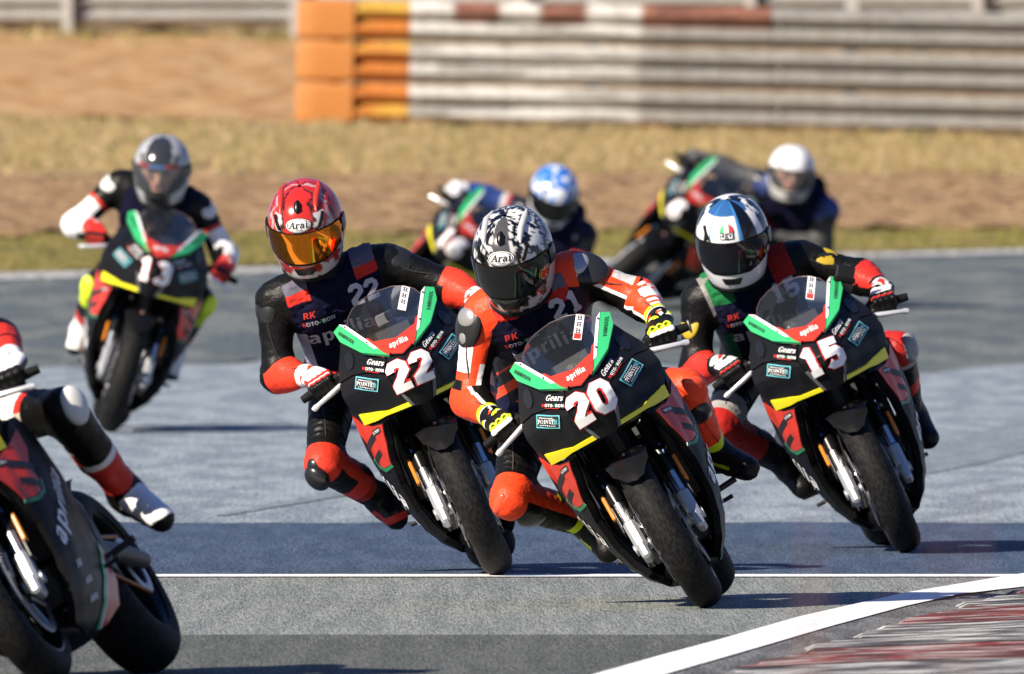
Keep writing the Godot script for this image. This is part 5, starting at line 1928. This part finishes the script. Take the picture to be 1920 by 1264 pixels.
	build_rider("blue", {"head": Vector3(0.115, 1.315, -0.38), "sl": Vector3(0.04, 1.1, -0.53), "sr": Vector3(0.38, 1.22, -0.56), "el_l": Vector3(-0.2, 0.99, -0.5), "el_r": Vector3(0.49, 1.02, -0.56), "hip": Vector3(0.3, 0.9, -0.9),
		"kn_l": Vector3(-0.24, 0.7, -0.52), "an_l": Vector3(-0.21, 0.45, -0.9), "to_l": Vector3(-0.25, 0.36, -0.76), "kn_r": Vector3(0.56, 0.74, -0.54), "an_r": Vector3(0.29, 0.43, -0.82), "to_r": Vector3(0.275, 0.345, -0.7)},
		Vector3(5, 38, -8), poses[4], 0.014, "rider in dark blue leathers with white and blue helmet")
	build_rider("grey", {"head": Vector3(0.175, 1.325, -0.38), "sl": Vector3(0.07, 1.11, -0.53), "sr": Vector3(0.46, 1.27, -0.58), "el_l": Vector3(-0.18, 0.99, -0.5), "el_r": Vector3(0.56, 1.05, -0.6), "hip": Vector3(0.36, 0.93, -0.92),
		"kn_l": Vector3(-0.24, 0.7, -0.52), "an_l": Vector3(-0.21, 0.45, -0.9), "to_l": Vector3(-0.25, 0.36, -0.76), "kn_r": Vector3(0.6, 0.78, -0.56), "an_r": Vector3(0.29, 0.43, -0.82), "to_r": Vector3(0.275, 0.345, -0.7)},
		Vector3(4, 14, -6), poses[5], 0.014, "rider in dark grey and blue leathers with plain white helmet")
	build_rider("plain", {"head": Vector3(-0.1, 1.4, -0.38), "sl": Vector3(-0.3, 1.26, -0.53), "sr": Vector3(0.1, 1.25, -0.53), "el_l": Vector3(-0.44, 1.02, -0.54), "el_r": Vector3(0.3, 1.05, -0.52), "hip": Vector3(-0.02, 0.9, -0.9),
		"kn_l": Vector3(-0.47, 0.68, -0.5), "an_l": Vector3(-0.3, 0.43, -0.8), "to_l": Vector3(-0.27, 0.345, -0.68), "kn_r": Vector3(0.365, 0.755, -0.52), "an_r": Vector3(0.315, 0.47, -0.88), "to_r": Vector3(0.39, 0.33, -0.76)},
		Vector3(-10, 25, 4), poses[6], 0.012, "rider in black leathers with white knee slider and red shin band")

	var straw := [Color(0.42, 0.31, 0.16), Color(0.36, 0.28, 0.13), Color(0.26, 0.23, 0.09), Color(0.48, 0.38, 0.21)]
	var greens := [Color(0.17, 0.17, 0.045), Color(0.25, 0.22, 0.07), Color(0.32, 0.26, 0.1)]
	tufts("verge_grass", "short yellow-green grass along the far edge of the track", 3, 4, 9000, 0.05, greens, 3)
	tufts("dry_grass", "dry straw-coloured grass in front of the guard rail", 5, 6, 16000, 0.09, straw, 5)
	tufts("bank_grass", "sparse weeds at the foot of the rail on the sand bank", 6, 7, 900, 0.14, greens + straw, 8, 0.86, 1.02)
	build_extras(poses)

# small things carried on the bikes, and stalks of weed standing before the lens
func build_extras(poses: Array) -> void:
	var gloss := mat("camera_black", lin(0.01, 0.01, 0.011), 0.3)
	var grey := mat("camera_grey", lin(0.16, 0.16, 0.165), 0.4)
	var cam_box := Node3D.new()
	cam_box.name = "action_camera"
	add_child(cam_box)
	cam_box.transform = poses[1] * Transform3D(Basis(Vector3.UP, 0.12) * Basis(Vector3.RIGHT, -0.1), Vector3(-0.01, 1.03, -0.2))
	tag(cam_box, "grey action camera behind the windscreen of motorcycle 22", "camera")
	part("body", block(Vector3(0.068, 0.046, 0.032), 0.006).mesh(), grey, cam_box)
	part("lens", block(Vector3(0.03, 0.03, 0.012), 0.004, Transform3D(Basis(), Vector3(0.016, 0.006, 0.021))).mesh(), gloss, cam_box)
	part("mount", block(Vector3(0.02, 0.1, 0.02), 0.004, Transform3D(Basis(), Vector3(0, -0.07, 0))).mesh(), gloss, cam_box)
	var phone := Node3D.new()
	phone.name = "phone_holder"
	add_child(phone)
	phone.transform = poses[2] * Transform3D(Basis(Vector3.BACK, -0.6) * Basis(Vector3.UP, 0.25), Vector3(0.215, 1.045, -0.2))
	tag(phone, "black phone in a clamp on the handlebar of motorcycle 15", "phone")
	part("case", block(Vector3(0.075, 0.11, 0.014), 0.005).mesh(), gloss, phone)
	part("clamp", block(Vector3(0.085, 0.022, 0.026), 0.005).mesh(), mat("rubber", Color.BLACK), phone)
	part("arm", tube([Vector3(0, -0.02, -0.005), Vector3(-0.01, -0.09, 0.0), Vector3(-0.03, -0.15, -0.03)], [0.012, 0.014, 0.012], 10).mesh(), mat("rubber", Color.BLACK), phone)
	# thin dry stalks close to the camera, far out of focus
	var stalk_m := mat("stalk", lin(0.26, 0.13, 0.09), 0.8)
	var rs := RandomNumberGenerator.new()
	rs.seed = 77
	for i in 9:
		var d := rs.randf_range(20.0, 30.0)
		var x := rs.randf_range(0.2, 0.56) * d / 25.0
		var top := rs.randf_range(1.38, 1.56)
		var lean := rs.randf_range(-0.06, 0.1)
		var st := part(numbered("weed_stalk"), tube([Vector3(x - lean, 0.0, -d), Vector3(x - lean * 0.3, top * 0.6, -d), Vector3(x, top, -d)], [0.0022, 0.0018, 0.001], 5).mesh(), stalk_m, self)
		tag(st, "thin blurred weed stalk standing before the red and white kerb", "weed", "weed stalks before the kerb")
	# name stickers inside the screens of 20, 22 and 15
	var white := mat("print_white", lin(0.78, 0.78, 0.78), 0.5)
	var black := mat("print_black", lin(0.012, 0.012, 0.014), 0.5)
	var red := mat("print_red", lin(0.55, 0.03, 0.02), 0.5)
	var rng := RandomNumberGenerator.new()
	for k in 3:
		var screen: Node = get_node(["racing_motorcycle", "racing_motorcycle_001", "racing_motorcycle_002"][k] + "/windscreen")
		var c := Vector2(0.084, 1.07)
		var ang := -0.62
		var st := part("name_sticker", patch(rect2(0.03, 0.085, c, ang), screen_map, IN, 0.015, 0.0, 0.002).mesh(), white, screen)
		var up := Vector2(0, 1).rotated(ang)
		var rt := Vector2(1, 0).rotated(ang)
		var flag := c - up * 0.031
		if k != 1:
			part("flag", patch(rect2(0.024, 0.018, flag, ang), screen_map, IN, 0.015, 0.0, 0.0035).mesh(), red, st)
		rng.seed = 40 + k
		var t := Tri.new()
		for g in 3:
			var m := c + up * (0.031 - g * 0.022)
			for b in 3:
				patch(rect2(0.018, 0.0022, m + up * (b - 1) * 0.006 + rt * rng.randf_range(-0.002, 0.002), ang), screen_map, IN, 0.02, 0.0, 0.0035, PackedVector2Array(), null, t)
			for b in 2:
				patch(rect2(0.0022, 0.016, m + rt * (b - 0.5) * 0.009, ang), screen_map, IN, 0.02, 0.0, 0.0037, PackedVector2Array(), null, t)
		part("characters", t.mesh(), black, st)
